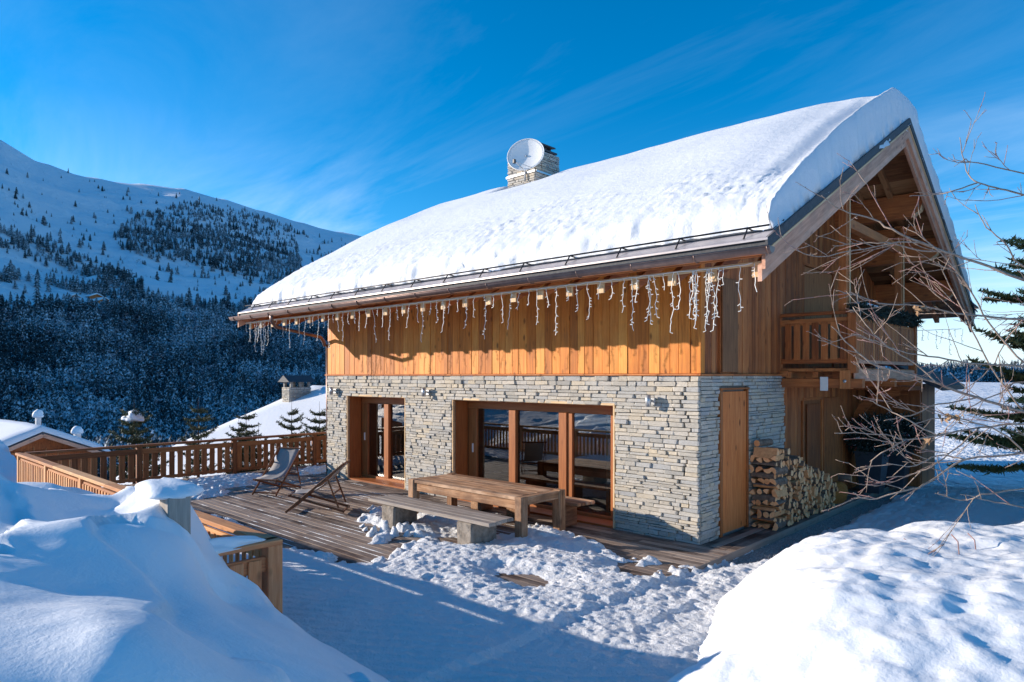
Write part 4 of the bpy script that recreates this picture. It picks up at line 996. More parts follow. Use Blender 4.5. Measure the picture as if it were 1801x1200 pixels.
# second low bank further along the shaded path
RB3 = [(3.6,4.4,.2),(4.3,6,.25),(4.8,8,.2),(3.1,4.2,-.3),(3.8,6,-.3),(4.3,8.2,-.3),(5,4,.5),(5.5,6,.55),(6,8,.4),(8,5,.6),(8,9,.3),(7,11,-.3),(5,10,-.3),(4.2,3,-.2),(8,3,.4)]
xs = np.arange(2.8, 9.5, .06); ys = np.arange(2.6, 11.4, .06)
X, Y = np.meshgrid(xs, ys, indexing='ij'); Z = rbf(RB3, X, Y)+.08*fbm(X*1.6, Y*1.6, 301, 4); Z = np.maximum(Z, -.3)
bk3 = obj('snow_bank', nmesh('snow_bank', np.stack([X, Y, Z], -1).reshape(-1, 3), grid_faces(*X.shape), M_snow)); tag(bk3, 'low shaded snow bank behind the sunlit mound at the right edge', 'snow bank')
# dry stalks poking out of the right mound
for k, (a, b, c_) in enumerate((((1673,940),(1688,972),6.6), ((1702,938),(1718,968),6.9), ((1590,948),(1597,962),7.1), ((1480,940),(1490,950),7.6))):
    p = pix(a[0], a[1], c_); q_ = pix(b[0], b[1], c_-.1); m_ = ((p[0]+q_[0])/2+.02, (p[1]+q_[1])/2, (p[2]+q_[2])/2+.02)
    o = tube('dry_stalk', [p, m_, (q_[0], q_[1], q_[2]-.1)], .006, M_twigred, None, 5); tag(o, ('tall dry stalk leaning in the sunlit snow mound', 'dry stalk right beside the tallest one in the snow mound', 'short dry stalk near the crest of the snow mound', 'lone dry stalk at the left end of the snow mound crest')[k], 'stalk')

# ------------------------------------------------------------------ fences
def fence(nm, label, p0, p1, posts, kind, pitch, sw, outward, mid=True, capw=.17, zt=.98):
    """posts: positions (0..len) along; outward: unit normal on which slats are nailed"""
    p0 = Vector(p0); p1 = Vector(p1); d = p1-p0; Ln = d.length; d.normalize(); n = Vector(outward)
    f = empty(nm, tuple(p0), label, 'fence'); ax = 0
    ang = math.atan2(d.y, d.x)
    def bar(name, s0, s1, o0, o1, z0, z1, mat, par=f):
        V, F = cbox_vf((s1-s0)/2, (o1-o0)/2, (z1-z0)/2, .006)
        c = p0+d*((s0+s1)/2)+Vector((-d.y, d.x, 0))*((o0+o1)/2); c.z = (z0+z1)/2
        return obj(name, mesh(name, V, F, mat), c, par, (0, 0, ang))
    sgn = 1 if n.dot(Vector((-d.y, d.x, 0))) > 0 else -1
    def osd(a, b): return (a, b) if sgn > 0 else (-b, -a)
    A_, B_ = osd(-capw*.5, capw*.5)
    k = 0; s = 0
    while s < Ln: 
        e = min(s+3.2, Ln)
        bar('cap_rail', s+.001, e-.001, A_, B_, zt-.055, zt, wd(kind, 0)); s = e
    for s in posts: bar('post', s-.06, s+.06, *osd(-.06, .06), 0.0, zt-.056, wd(kind, 2))
    ps = sorted(posts)
    for a, b in zip(ps[:-1], ps[1:]):
        bar('upper_rail', a+.061, b-.061, *osd(-.02, .025), zt-.24, zt-.115, wd(kind, 0))
        bar('lower_rail', a+.061, b-.061, *osd(-.02, .025), .07, .15, wd(kind, 0))
        m = max(1, int(round((b-a-.14)/pitch))); st = (b-a-.14)/m
        for i in range(m):
            s = a+.07+st*(i+.5); bar('slat', s-sw/2, s+sw/2, *osd(.026, .044), .05, zt-.15, wd(kind, 2))
    return f
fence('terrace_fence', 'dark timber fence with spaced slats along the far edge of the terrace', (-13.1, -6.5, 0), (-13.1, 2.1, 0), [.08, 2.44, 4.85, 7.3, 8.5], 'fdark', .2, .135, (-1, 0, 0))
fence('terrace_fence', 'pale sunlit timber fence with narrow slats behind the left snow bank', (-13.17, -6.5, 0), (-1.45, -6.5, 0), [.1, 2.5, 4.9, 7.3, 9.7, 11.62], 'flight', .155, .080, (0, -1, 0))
fence('terrace_fence', 'short return fence with a broad rail at the snowy terrace corner', (-1.45, -6.42, 0), (-1.45, -7.85, 0), [1.35], 'fret', .19, .13, (1, 0, 0))
ff = [o for o in COL.objects if o.name.startswith('terrace_fence')][-1]
box('upper_rail', -1.47, -1.42, -7.7, -6.58, .66, .82, wd('fret', 1), ff); box('corner_post', -1.53, -1.37, -6.58, -6.42, 0, .925, wd('fret', 2), ff)
for k in range(6): box('slat', -1.418, -1.395, -6.78-k*.19, -6.64-k*.19, .05, .80, wd('fret', 2), ff)
gp = box('leaning_post', -1.35, -1.13, -7.65, -7.45, .3, 1.60, wd('grey', 2), None, .01); gp.name = 'gate_post'; tag(gp, 'stout weathered grey post under a snow cap beside the left bank', 'post')
def blob(name, c, sx, sy, sz, seed, mat, amp=.25, n=18, flat=True):
    V = []; F = []
    for i in range(n+1):
        th = math.pi*i/n
        for k in range(n*2):
            a = math.pi*k/n; v = Vector((math.sin(th)*math.cos(a), math.sin(th)*math.sin(a), math.cos(th)))
            q_ = 1+amp*float(fbm(v.x*1.3+seed, v.y*1.3+v.z*1.1, seed, 3))
            z = v.z*sz*q_
            if flat and z < 0: z *= .35
            V.append((v.x*sx*q_, v.y*sy*q_, z))
    m = n*2
    for i in range(n):
        for k in range(m): F.append((i*m+k, (i+1)*m+k, (i+1)*m+(k+1) % m, i*m+(k+1) % m))
    return obj(name, mesh(name, V, F, mat, True), c)
cap_ = blob('snow_heap', (-1.53, -7.50, 1.60), .42, .28, .12, 3, M_snow, .3); tag(cap_, 'rounded snow cap overhanging the grey post by the left bank', 'snow cap')
for (c, s, sd, lb) in (((-1.45, -7.15, .985), (.10, .50, .09), 5, 'strip of snow lying on the short return rail at the terrace corner'), ((-4.3, -6.5, .985), (.55, .09, .06), 6, 'crusted strip of snow on the pale terrace fence rail')):
    o = blob('snow_strip', c, *s, sd, M_snow, .5); tag(o, lb, 'snow strip')
o = blob('snow_strip', (-12.95, -5.6, .0), .35, .45, .12, 9, M_snow, .4); tag(o, 'small heap of snow in the far corner of the terrace fence', 'snow heap')

# ------------------------------------------------------------------ table, benches, deck chairs
tb = empty('picnic_table', (-3.6, -1.4, 0), 'long heavy rough timber table on the terrace', 'table')
TX0, TX1, TY0, TY1 = -4.98, -2.05, -1.95, -.85
n = 6; st = (TY1-TY0)/n
for k in range(n): box('board', TX0+random.uniform(0, .03), TX1-.16-random.uniform(0, .01), TY0+k*st+.003, TY0+(k+1)*st-.003, .68, .735+random.uniform(0, .005), wd('table', 0), tb, .008)
box('end_board', TX1-.158, TX1-.02, TY0+.16, TY1-.15, .60, .735, wd('table', 1), tb, .01)
for (xx, yy) in ((TX1-.16, TY0-.015), (TX1-.16, TY1-.15), (TX0-.0, TY0-.015), (TX0, TY1-.15)): box('leg', xx, xx+.16, yy, yy+.16, 0, .745, wd('table', 2), tb, .012)
box('apron', TX0+.16, TX1-.16, TY0+.03, TY0+.08, .53, .675, wd('table', 0), tb, .01); box('apron', TX0+.16, TX1-.16, TY1-.08, TY1-.03, .53, .675, wd('table', 0), tb, .01)
def bench(x0, x1, y0, y1, lab, leg, legw, legy):
    b = empty('bench', ((x0+x1)/2, (y0+y1)/2, 0), lab, 'bench')
    n = 4; st = (y1-y0)/n
    for k in range(n): box('plank', x0+random.uniform(-.05, .05), x1+random.uniform(-.04, .05), y0+k*st+.004, y0+(k+1)*st-.004, .415, .47+random.uniform(-.002, .004), wd('grey' if leg == 's' else 'table', 0), b, .007)
    for xx in legw:
        if leg == 's':
            V, F = cbox_vf(.19, (y1-y0)*.46, .205, .03, .012); o = obj('block_leg', mesh('block_leg', V, F, M_block), (xx, (y0+y1)/2, .207), b)
        else: box('block_leg', xx-.16, xx+.16, y0+.06, y1-.06, 0, .413, wd('table', 1), b, .02)
    return b
M_block = plain('rough_stone_block', (.13,.11,.09), .95, col2=(.36,.31,.26), nscale=9, bump=.9, bdist=.04)
bench(-5.10, -1.98, -2.78, -2.18, 'long grey plank bench on rough blocks in front of the table', 's', (-4.55, -2.55), 0)
bench(-5.0, -1.98, -.62, -.14, 'plank bench between the table and the window wall', 'w', (-4.6, -3.6, -2.45), 0)
def deckchair(loc, rz, lab, recline=1.0, snow=False):
    c = empty('deck_chair', loc, lab, 'deck chair', 'folding deck chairs on the terrace', rz)
    NOREL.add(c.name)
    m = wd('chair', 0)
    # local: chair faces -Y, width along X
    w = .29
    for s in (-1, 1):
        beam('long_rail', (s*w, -.52, .03), (s*w, .62, .98), .022, .05, m, c)
        beam('cross_leg', (s*(w-.035), -.48, .36), (s*(w-.035), .62, .03), .022, .045, m, c)
        beam('prop_leg', (s*(w+.028), .30, .70), (s*(w+.028), .52, .12), .018, .035, m, c)
    for (y_, z_, ww) in ((.60, .965, w+.03), (-.46, .07, w), (-.46, .36, w+.02), (.60, .04, w), (.40, .38, w+.03)): beam('crossbar', (-ww, y_, z_), (ww, y_, z_), .03, .035, m, c)
    V = []; F = []; n = 16
    for i in range(n+1):
        t = i/n; y_ = .60+(-.46-.60)*t; z_ = .96+(.375-.96)*t-.20*math.sin(math.pi*min(1, t*1.02))**1.1*(1 if recline else 1)
        for s in (-1, -.5, 0, .5, 1): V.append((s*(w-.045), y_+.02*(1-abs(s)), z_-.02*(1-abs(s))))
    for i in range(n):
        for k in range(4): F.append((i*5+k, i*5+k+1, i*5+k+6, i*5+k+5))
    o = obj('sling', mesh('sling', V, F, M_canvas, True), (0, 0, 0), c); md = o.modifiers.new('t', 'SOLIDIFY'); md.thickness = .006
    return c
deckchair((-9.43, -2.31, 0), R(32), 'deck chair with grey canvas facing the camera near the far fence')
deckchair((-6.85, -2.81, 0), R(-45), 'deck chair seen side on nearest the camera with its back to the window')

# ------------------------------------------------------------------ wall lamps
for (x_, z_, lab) in ((-10.56, 2.3, 'small metal wall lamp left of the narrow terrace window'), (-6.7, 2.33, 'small metal wall lamp between the two terrace windows'), (-.82, 2.28, 'small metal wall lamp near the stone corner of the chalet')):
    l_ = empty('wall_lamp', (x_, -.05, z_), lab, 'wall lamp', 'cylindrical wall lamps on the stone front')
    box('back_plate', x_-.06, x_+.05, -.075, -.05, z_-.07, z_+.05, M_galv, l_, .003)
    tube('arm', [(x_-.01, -.07, z_), (x_-.01, -.15, z_)], .02, M_galv, l_, 8)
    tube('shade', [(x_-.01, -.17, z_-.10), (x_-.01, -.17, z_+.10)], .05, M_galv, l_, 14)
sp = empty('spotlight', (.1, 1.05, 4.9), 'small black spotlight under the gable overhang above the panel', 'spotlight')
tube('housing', [(.10, 2.3, 5.25), (.26, 2.25, 5.15)], .055, M_black, sp, 10); tube('bracket', [(.02, 2.3, 5.3), (.10, 2.3, 5.25)], .02, M_black, sp, 6)

# ------------------------------------------------------------------ icicle fairy lights
def icicles(nm, label, x0, x1, y_, zf, seed, step=.215, clusters=()):
    st = empty(nm, ((x0+x1)/2, y_, 4.1), label, 'string lights'); r_ = random.Random(seed)
    pts = []; x = x0
    while x < x1: pts.append((x, y_+r_.uniform(-.01, .01), zf(x)+r_.uniform(-.008, .008))); x += .1
    tube('cable', pts, .007, M_cable, st, 5)
    x = x0+.05; k = 0
    ln = [.24, .52, .34, .70, .20, .45, .62, .28]
    xs_ = []
    while x < x1: xs_.append((x, ln[k % 8]*r_.uniform(.8, 1.1))); x += step*r_.uniform(.85, 1.15); k += 1
    for (a, b, q_) in clusters:
        for _ in range(q_): xs_.append((r_.uniform(a, b), r_.uniform(.45, .85)))
    for (x, l) in xs_:
        mb = MB(); z = zf(x); p = [x, y_, z]; pp = [tuple(p)]
        while z > zf(x)-l:
            z -= .045; p = [p[0]+r_.uniform(-.016, .016), p[1]+r_.uniform(-.012, .012), z]; pp.append(tuple(p))
            if r_.random() < .42:
                s = r_.choice((-1, 1)); V, F = tube_vf([p, (p[0]+s*.035, p[1], p[2]-.012+r_.uniform(-.02, .02))], .0055, 4); mb.add(V, F)
        if r_.random() < .5: pp.append((p[0]+.04*r_.choice((-1, 1)), p[1], p[2]-.015))
        V, F = tube_vf(pp, .0048, 4); mb.add(V, F)
        mb.make('strand', M_cable, st)
zb = roofz(-1.66)-.35
icicles('icicle_lights', 'string of white icicle lights hanging along the front eave', RX0+.1, RX1-.2, -1.72, lambda x: zb, 4, .205, ((.25, 1.2, 10), (-.2, .5, 3), (-12.2, -11.2, 6)))
icicles('icicle_lights', 'string of icicle lights under the far eave behind the balcony', -.4, 1.7, 11.35, lambda x: 3.95, 14, .16)

# ------------------------------------------------------------------ firewood
def logmesh(seed, ln, wedge):
    r_ = random.Random(seed); prof = []; mats_ = []
    rad = r_.uniform(.055, .085)
    if wedge:
        sp = r_.choice((75, 100, 140, 180)); a0 = -sp/2; prof = [(0, -rad*.35)]; n = 5
        for i in range(n+1):
            a = R(90+a0+sp*i/n); prof.append((rad*1.15*math.cos(a), -rad*.35+rad*1.15*math.sin(a)))
    else:
        n = 9
        for i in range(n): a = 2*math.pi*i/n; prof.append((rad*.75*math.cos(a), rad*.75*math.sin(a)))
    m = len(prof); V = []
    rot = r_.uniform(0, 6.28); c_, s_ = math.cos(rot), math.sin(rot)
    for e, x in ((0, -ln/2), (1, ln/2)):
        for (a, b) in prof: V.append((x+r_.uniform(-.006, .006), (a*c_-b*s_)*(1+.06*e), (a*s_+b*c_)*(1+.06*e)))
    F = [tuple(range(m)), tuple(range(2*m-1, m-1, -1))]; mi = [1, 1]
    for i in range(m):
        F.append((i, m+i, m+(i+1) % m, (i+1) % m)); mi.append(0 if (not wedge or 0 < i < m-1) else 2)
    return mesh('firewood_log', V, F, [M_bark, M_cut, M_splinter], mi=mi)
LOGM = [logmesh(s, .42, True) for s in range(12)]+[logmesh(40+s, .42, False) for s in range(3)]
rr = random.Random(17)
def hpile(y): return float(np.interp(y, [1.78, 2.2, 2.5, 3.1, 3.8, 4.4, 4.9], [1.42, 1.40, 1.22, 1.10, .84, .66, .38]))
cnt = 0
def log(loc, rot, lab='split firewood log stacked against the stone wall beside the narrow door', grp='split firewood logs in the stack'):
    global cnt
    o = obj('firewood_log', LOGM[rr.randrange(15)], loc, None, rot); tag(o, lab, 'firewood log', grp); cnt += 1
z = .055; row = 0
while z < 1.5:
    if z < hpile(1.8):
        if row % 2 == 0:
            for k in range(4): log((.10+k*.13+rr.uniform(-.02, .02), 2.0, z), (rr.uniform(0, 6), 0, R(90)+rr.uniform(-.1, .1)))
        else:
            for k in range(3): log((.30+rr.uniform(-.03, .03), 1.85+k*.14+rr.uniform(-.015, .015), z), (rr.uniform(0, 6), 0, rr.uniform(-.06, .06)))
    y = 2.30+(.055 if row % 2 else 0)
    while y < 4.95:
        if z < hpile(y)+rr.uniform(-.05, .05) and cnt < 298: log((.29+rr.uniform(-.05, .06), y, z+rr.uniform(-.012, .012)), (rr.uniform(0, 6), 0, rr.uniform(-.08, .08)))
        y += rr.uniform(.108, .128)
    z += .098; row += 1
o = obj('firewood_log', logmesh(99, .42, False), (.22, 1.98, 1.50), None, (0, 0, R(80)), (1, 1.2, 1.2)); tag(o, 'thick round log lying on top of the firewood stack', 'firewood log')
o = obj('firewood_log', logmesh(98, .25, False), (.50, 5.50, .50), None, (0, 0, R(10)), (1, 1.5, 1.5)); tag(o, 'single round log lying apart on the yellow sack', 'firewood log')
sk = blob('wood_sack', (.36, 5.32, .17), .25, .40, .26, 12, plain('ochre_net', (.30,.085,.012), .9, col2=(.50,.18,.03), nscale=40, bump=.6), .35, 16, False); tag(sk, 'ochre net sack slumped at the low end of the woodpile', 'sack')
# ------------------------------------------------------------------ planters with shrubs, balcony garland
def needles_blob(name, c, s, n, mat, parent, seed, ln=.09, snow=None, dens_edge=.55):
    r_ = np.random.RandomState(seed % 100000); v = r_.normal(size=(n, 3)); v /= np.linalg.norm(v, axis=1)[:, None]; q_ = r_.uniform(dens_edge, 1.05, n)[:, None]
    C = v*q_*np.array(s)+np.array(c); a = v+r_.normal(size=(n, 3))*.6; a /= np.linalg.norm(a, axis=1)[:, None]; b = np.cross(a, r_.normal(size=(n, 3))); b /= np.linalg.norm(b, axis=1)[:, None]
    l = r_.uniform(.6, 1.2, n)[:, None]*ln
    V = np.stack([C-b*l*.16, C+b*l*.16, C+a*l], 1).reshape(-1, 3)
    return obj(name, nmesh(name, V, np.arange(3*n).reshape(-1, 3), mat, False), (0, 0, 0), parent)
M_berry = plain('red_bauble', (.35,.05,.06), .3)
for (x_, y_, s_, lab) in ((.55, 7.25, 1.0, 'tall dark square planter with a snow-dusted shrub beneath the balcony'), (.75, 8.45, .95, 'dark square planter with a shrub next to the entrance porch')):
    pt = empty('planter', (x_, y_, 0), lab, 'planter')
    V = [(-.2,-.2,0),(.2,-.2,0),(.2,.2,0),(-.2,.2,0),(-.3,-.3,.95),(.3,-.3,.95),(.3,.3,.95),(-.3,.3,.95),(-.26,-.26,.95),(.26,-.26,.95),(.26,.26,.95),(-.26,.26,.95),(-.26,-.26,.88),(.26,-.26,.88),(.26,.26,.88),(-.26,.26,.88)]
    F = [(3,2,1,0),(0,1,5,4),(1,2,6,5),(2,3,7,6),(3,0,4,7),(4,5,9,8),(5,6,10,9),(6,7,11,10),(7,4,8,11),(8,9,13,12),(9,10,14,13),(10,11,15,14),(11,8,12,15),(12,13,14,15)]
    obj('pot', mesh('pot', V, F, M_pot), (x_, y_, 0), pt)
    needles_blob('shrub', (x_, y_, 1.3), (.62, .55, .48), 3200, M_needled, pt, int(x_*10), .13, dens_edge=.2)
    needles_blob('snow_dusting', (x_, y_, 1.38), (.5, .5, .42), 260, M_snow, pt, 31, .08)
    r_ = random.Random(3)
    for k in range(16):
        a = r_.uniform(0, 6.28); zz = r_.uniform(-.3, .35); tube('bauble', [(x_+.5*math.cos(a), y_+.45*math.sin(a), 1.3+zz-.02), (x_+.5*math.cos(a), y_+.45*math.sin(a), 1.3+zz+.02)], .018, M_berry, pt, 6)
gar = empty('garland', (BX, 5.4, 3.95), 'dark fir garland with snow laid along the balcony rail', 'garland')
for k in range(11): needles_blob('bough', (BX+.03+.02*math.sin(k*2), BY0+.2+k*.38, 3.92-.02*math.sin(k*1.3)), (.17, .25, .13), 520, M_needled, gar, 70+k, .10, dens_edge=.1)
o = blob('snow_topping', (0, 0, 0), .10, .75, .05, 8, M_snow, .5, 12); o.parent = gar; o.location = Vector((BX, BY0+.95, 4.03))-Vector((BX, 5.4, 3.95))
o = blob('snow_topping', (0, 0, 0), .09, .6, .045, 11, M_snow, .5, 12); o.parent = gar; o.location = Vector((BX, BY0+2.9, 4.02))-Vector((BX, 5.4, 3.95))

# ------------------------------------------------------------------ neighbouring chalets
def gable_house(nm, label, loc, rz, W_, Ln_, zb_, ze, zr_, over=.8, snow=.45, wallm=None, front_parts=True):
    """local: gable faces -Y, width W_ along X, length Ln_ along +Y"""
    h = empty(nm, loc, label, 'chalet', None, rz); NOREL.add(h.name)
    wm = wallm or wd('brown', 2); hw = W_/2
    def relz(x): return zr_-(zr_-ze)*abs(x)/(hw+over)
    V = [(-hw,0,zb_),(hw,0,zb_),(hw,0,relz(hw)-.15),(0,0,zr_-.15),(-hw,0,relz(hw)-.15)]; V += [(v[0], Ln_, v[2]) for v in V]
    obj('wall', mesh('wall', V, [(0,1,2,3,4),(9,8,7,6,5),(1,0,5,6),(2,1,6,7),(3,2,7,8),(4,3,8,9),(0,4,9,5)], wm), (0, 0, 0), h)
    nx = 25; ys_ = [-over*1.3, -over*1.3+.02, -over*1.3+.2]+[Ln_*k/8 for k in range(9)]+[Ln_+over]
    V = []; 
    for yy in ys_:
        for i in range(nx):
            x_ = (-1+2*i/(nx-1))*(hw+over); e_ = (1-(abs(x_)/(hw+over))**8); ey = 0 if yy == ys_[0] else (.75 if yy == ys_[1] else 1)
            V.append((x_, yy, min(relz(x_), zr_-.12*0)+snow*max(e_, 0)*ey*(1+.15*float(fbm(x_*.5, yy*.4, 9, 2)))+.04))
    F = [tuple(f) for f in grid_faces(len(ys_), nx)[:, ::-1]]
    obj('roof_snow', mesh('roof_snow', V, F, M_snowroof, True), (0, 0, 0), h)
    for s in (-1, 1):
        x0, x1 = 0, s*(hw+over)
        V = [(x0,-over*1.3,zr_),(x1,-over*1.3,ze),(x1,Ln_+over,ze),(x0,Ln_+over,zr_)]; V += [(v[0], v[1], v[2]-.22) for v in V]
        obj('roof', mesh('roof', V, [(0,1,2,3),(7,6,5,4),(0,4,5,1),(1,5,6,2),(2,6,7,3),(3,7,4,0)], M_slate), (0, 0, 0), h)
        beam('bargeboard', (0, -over*1.3-.03, zr_-.25), (s*(hw+over), -over*1.3-.03, ze-.25), .05, .28, wd('barge', 0), h)
    return h
pL = pix(64, 790, 52); rzl = YAW+R(50)
hl = gable_house('neighbour_chalet', 'lower wooden chalet with snowy gable roof beyond the left fence corner', (pL[0], pL[1], .35), rzl, 7.6, 10, -9, -4.05, -1.9, 1.2, .5, wd('brown', 2))
for k in range(9): box('wall_plank', -3.4+k*.8, -3.4+k*.8+.06, -.06, -.01, -5, -3.6+.0*k-abs(-3.4+k*.8)*.42+.6, wd('flight', 2), hl)
beam('tie_beam', (-3, -.15, -3.55), (3, -.15, -3.55), .15, .2, wd('brown', 0), hl)
box('vent_pipe', 3.3, 3.75, 2.2, 2.65, -4.0, -2.4, M_galv, hl); box('vent_pipe', 1.6, 1.95, 6, 6.35, -3, -1.1, M_galv, hl)
for (c, s, l) in (((3.52, 2.42, -2.35), (.42, .4, .5), 0), ((1.78, 6.2, -1.05), (.4, .35, .5), 1)):
    o = blob('vent_snow', (0, 0, 0), *s, 5+l, M_snow, .3, 10); o.parent = hl; o.location = c
nr2 = gable_house('neighbour_chalet', 'neighbouring chalet roof under deep snow with a stone chimney behind the terrace', (-24.6, 8.0, 0), R(-90), 17.5, 10, -6, -2.0, 1.72, .9, .5)
def stone_stack(parent, cx, cy, z0, z1, w, d):
    o = box('chimney', cx-w/2+.02, cx+w/2-.02, cy-d/2+.02, cy+d/2-.02, z0, z1, M_mortar, parent); r_ = random.Random(4); mb = MB(); tn = []
    for (face, u0, u1) in (('f', cx-w/2, cx+w/2), ('r', cy-d/2, cy+d/2)):
        for (a, b, q0, q1) in stone_rows(u0, u1, z0, z1, [], 5, 1.0):
            V, F = cbox_vf((b-a)/2-.01, .04, (q1-q0)/2-.008, .012)
            if face == 'f': V = [(v[0]+(a+b)/2, v[1]+cy-d/2, v[2]+(q0+q1)/2) for v in V]
            else: V = [(v[1]+cx+w/2, v[0]+(a+b)/2, v[2]+(q0+q1)/2) for v in V]
            mb.add(V, F); tn += [r_.random()]*len(V)
    s = tonemesh(mb, tn, 'chimney_stones', parent); s['kind'] = 'stuff'
    return o
cg = empty('neighbour_chimney', (-24.6, 6.3, .6), 'square stone chimney with a little pitched cap on the neighbouring snowy roof', 'chimney')
stone_stack(cg, -24.6, 6.6, .5, 2.15, .72, 1.1)
for sx in (-.30, .30):
    for sy in (-.45, 0, .45): box('pillar', -24.6+sx-.06, -24.6+sx+.06, 6.6+sy-.06, 6.6+sy+.06, 2.15, 2.40, M_mortar, cg)
V = [(-.55,-.7,2.4),(.55,-.7,2.4),(.55,.7,2.4),(-.55,.7,2.4),(0,-.7,2.72),(0,.7,2.72)]
obj('cap_roof', mesh('cap_roof', [(v[0]-24.6, v[1]+6.6, v[2]) for v in V], [(0,3,2,1),(0,1,4),(2,3,5),(1,2,5,4),(3,0,4,5)], M_slate), (0, 0, 0), cg)
for k, (a_, b_, lab) in enumerate(((132, 528, 'leftmost tiny chalet on the snowy clearing of the mountain'), (170, 527, 'larger tiny chalet in the middle of the mountain clearing'), (184, 534, 'lowest tiny chalet at the right of the mountain clearing'))):
    best = None
    for dd in range(330, 1500, 6):
        q_ = pix(a_, b_, dd)
        if float(terrain(q_[0], q_[1])) >= q_[2]: best = q_; break
    if best: gable_house('mountain_chalet', lab, (best[0], best[1], best[2]), YAW+R(60), 9 if k != 1 else 12, 12, -3, 2.2, 5, 1.0, .8)
# chalet across the yard, seen only mirrored in the terrace windows
oc = gable_house('neighbour_chalet', 'snow-roofed chalet mirrored in the terrace windows', (-27, -25, 0), R(20), 12, 9, -4, 1.2, 3.8, 1.0, .5)

# ------------------------------------------------------------------ small spruces behind the terrace fence
def spruce(nm, label, base, H, rad, seed, mat=M_needle, whorls=9, group=None, snow=True, cat='spruce', nbr=6, needle=.07, start=.15, lean=0, dens=1.0):
    r_ = random.Random(seed); t = empty(nm, base, label, cat, group); NOREL.add(t.name)
    top = (lean, 0, H)
    V, F = tube_vf([(0, 0, 0), (lean*.5, 0, H*.5), (lean*.9, 0, H*.9), top], [H*.013+.01, H*.009+.006, .008, .004], 6); obj('trunk', mesh('trunk', V, F, M_trunk, True), (0, 0, 0), t)
    br = MB(); NV = []; sn_ = []
    for k in range(whorls):
        f = start+(1-start)*(k+.3)/whorls*.93; z = H*f; rl = rad*(1-f)**.8+.10*rad
        for j in range(nbr):
            a = 2*math.pi*j/nbr+k*1.1+r_.uniform(-.3, .3); l = rl*r_.uniform(.4, 1.25); up = r_.uniform(.1, .7) if f > .5 else r_.uniform(-.25, .3)
            p0 = Vector((lean*f, 0, z)); dirv = Vector((math.cos(a), math.sin(a), up)).normalized(); mid_ = p0+dirv*l*.55+Vector((0, 0, -.03*l)); p1 = p0+dirv*l+Vector((0, 0, .06*l))
            V, F = tube_vf([p0, mid_, p1], [.010+.003*H*.3, .007, .003], 4); br.add(V, F)
            m = max(3, int(l/.05*dens))
            for i in range(m):
                s = (i+.5)/m; s = .15+.85*s; c = (p0.lerp(mid_, s/.55) if s < .55 else mid_.lerp(p1, (s-.55)/.45))
                for sd in (-1, 1):
                    side = Vector((-math.sin(a), math.cos(a), 0))*sd; tl = (l*.32*(1-s)+.07)*r_.uniform(.7, 1.1)
                    tip = c+(dirv*.55+side*.75+Vector((0, 0, -.05))).normalized()*tl
                    for q_ in range(max(2, int(tl/.03))):
                        cc = c.lerp(tip, (q_+.5)/max(2, int(tl/.03))); nd_ = Vector((r_.uniform(-1, 1), r_.uniform(-1, 1), r_.uniform(-.5, .9))).normalized()*needle*r_.uniform(.6, 1.1); w_ = nd_.cross(Vector((r_.uniform(-1, 1), r_.uniform(-1, 1), r_.uniform(-1, 1)))).normalized()*needle*.16
                        NV += [cc-w_, cc+w_, cc+nd_]
            if snow and r_.random() < .6: sn_.append((mid_.lerp(p1, r_.uniform(.1, .8)), l*.34))
    br.make('branches', M_trunk, t)['kind'] = 'stuff'
    obj('crown', nmesh('crown', np.array([tuple(v) for v in NV]), np.arange(len(NV)).reshape(-1, 3), mat, False), (0, 0, 0), t)
    if snow:
        for (c, s) in sn_[:14]:
            b = blob('snow_clump', (0, 0, 0), s*.8, s*.6, s*.35, int(c.x*50) % 50, M_snow, .5, 7); b.parent = t; b.location = c+Vector((0, 0, .02))
    return t
def gz(p): return float(terrain(p[0], p[1]))
for (px_, pt_, dep, lab, sd, sn_, rd) in ((236, 706, 19.5, 'young spruce with a big snow hat behind the middle of the far fence', 1, True, 1.0), (349, 698, 20.5, 'slim young spruce left of the neighbouring snow roof', 2, True, .75),
                        (420, 735, 20, 'short bare-topped young spruce in front of the neighbouring snow roof', 3, False, .8), (433, 712, 21, 'taller of the paired young spruces before the snow roof', 4, False, .8),
                        (455, 748, 20.5, 'smallest young spruce just right of the paired ones', 5, False, .6), (513, 704, 22, 'young spruce below the neighbouring stone chimney', 6, False, .85), (562, 706, 21.5, 'young spruce half hidden by the stone corner of the chalet', 7, False, .9),
                        (268, 765, 19, 'snow-buried sapling tip right of the snow-hatted spruce', 8, True, .5)):
    tp = pix(px_, pt_, dep); g0 = gz(tp)
    H_ = tp[2]-g0+.2
    spruce('young_spruce', lab, (tp[0], tp[1], g0-.2), H_, rd*1.5, sd, snow=sn_, whorls=15, nbr=6, needle=.10, start=.15, dens=1.5)
tp = pix(234, 728, 19.45)
hat = blob('snow_hat', (tp[0]-.03, tp[1], tp[2]-.16), .33, .26, .21, 16, M_snow, .75, 16); tag(hat, 'lump of snow sitting on top of the snow-hatted spruce', 'snow lump')
# tall spruce at the right edge
tp = pix(1925, 900, 15.0)
spruce('tall_spruce', 'tall green spruce reaching in at the right edge of the view', (tp[0], tp[1], -.2), 10.5, 2.5, 44, mat=M_needlesun, whorls=28, nbr=9, needle=.16, start=.10, snow=False, cat='spruce', dens=1.0)

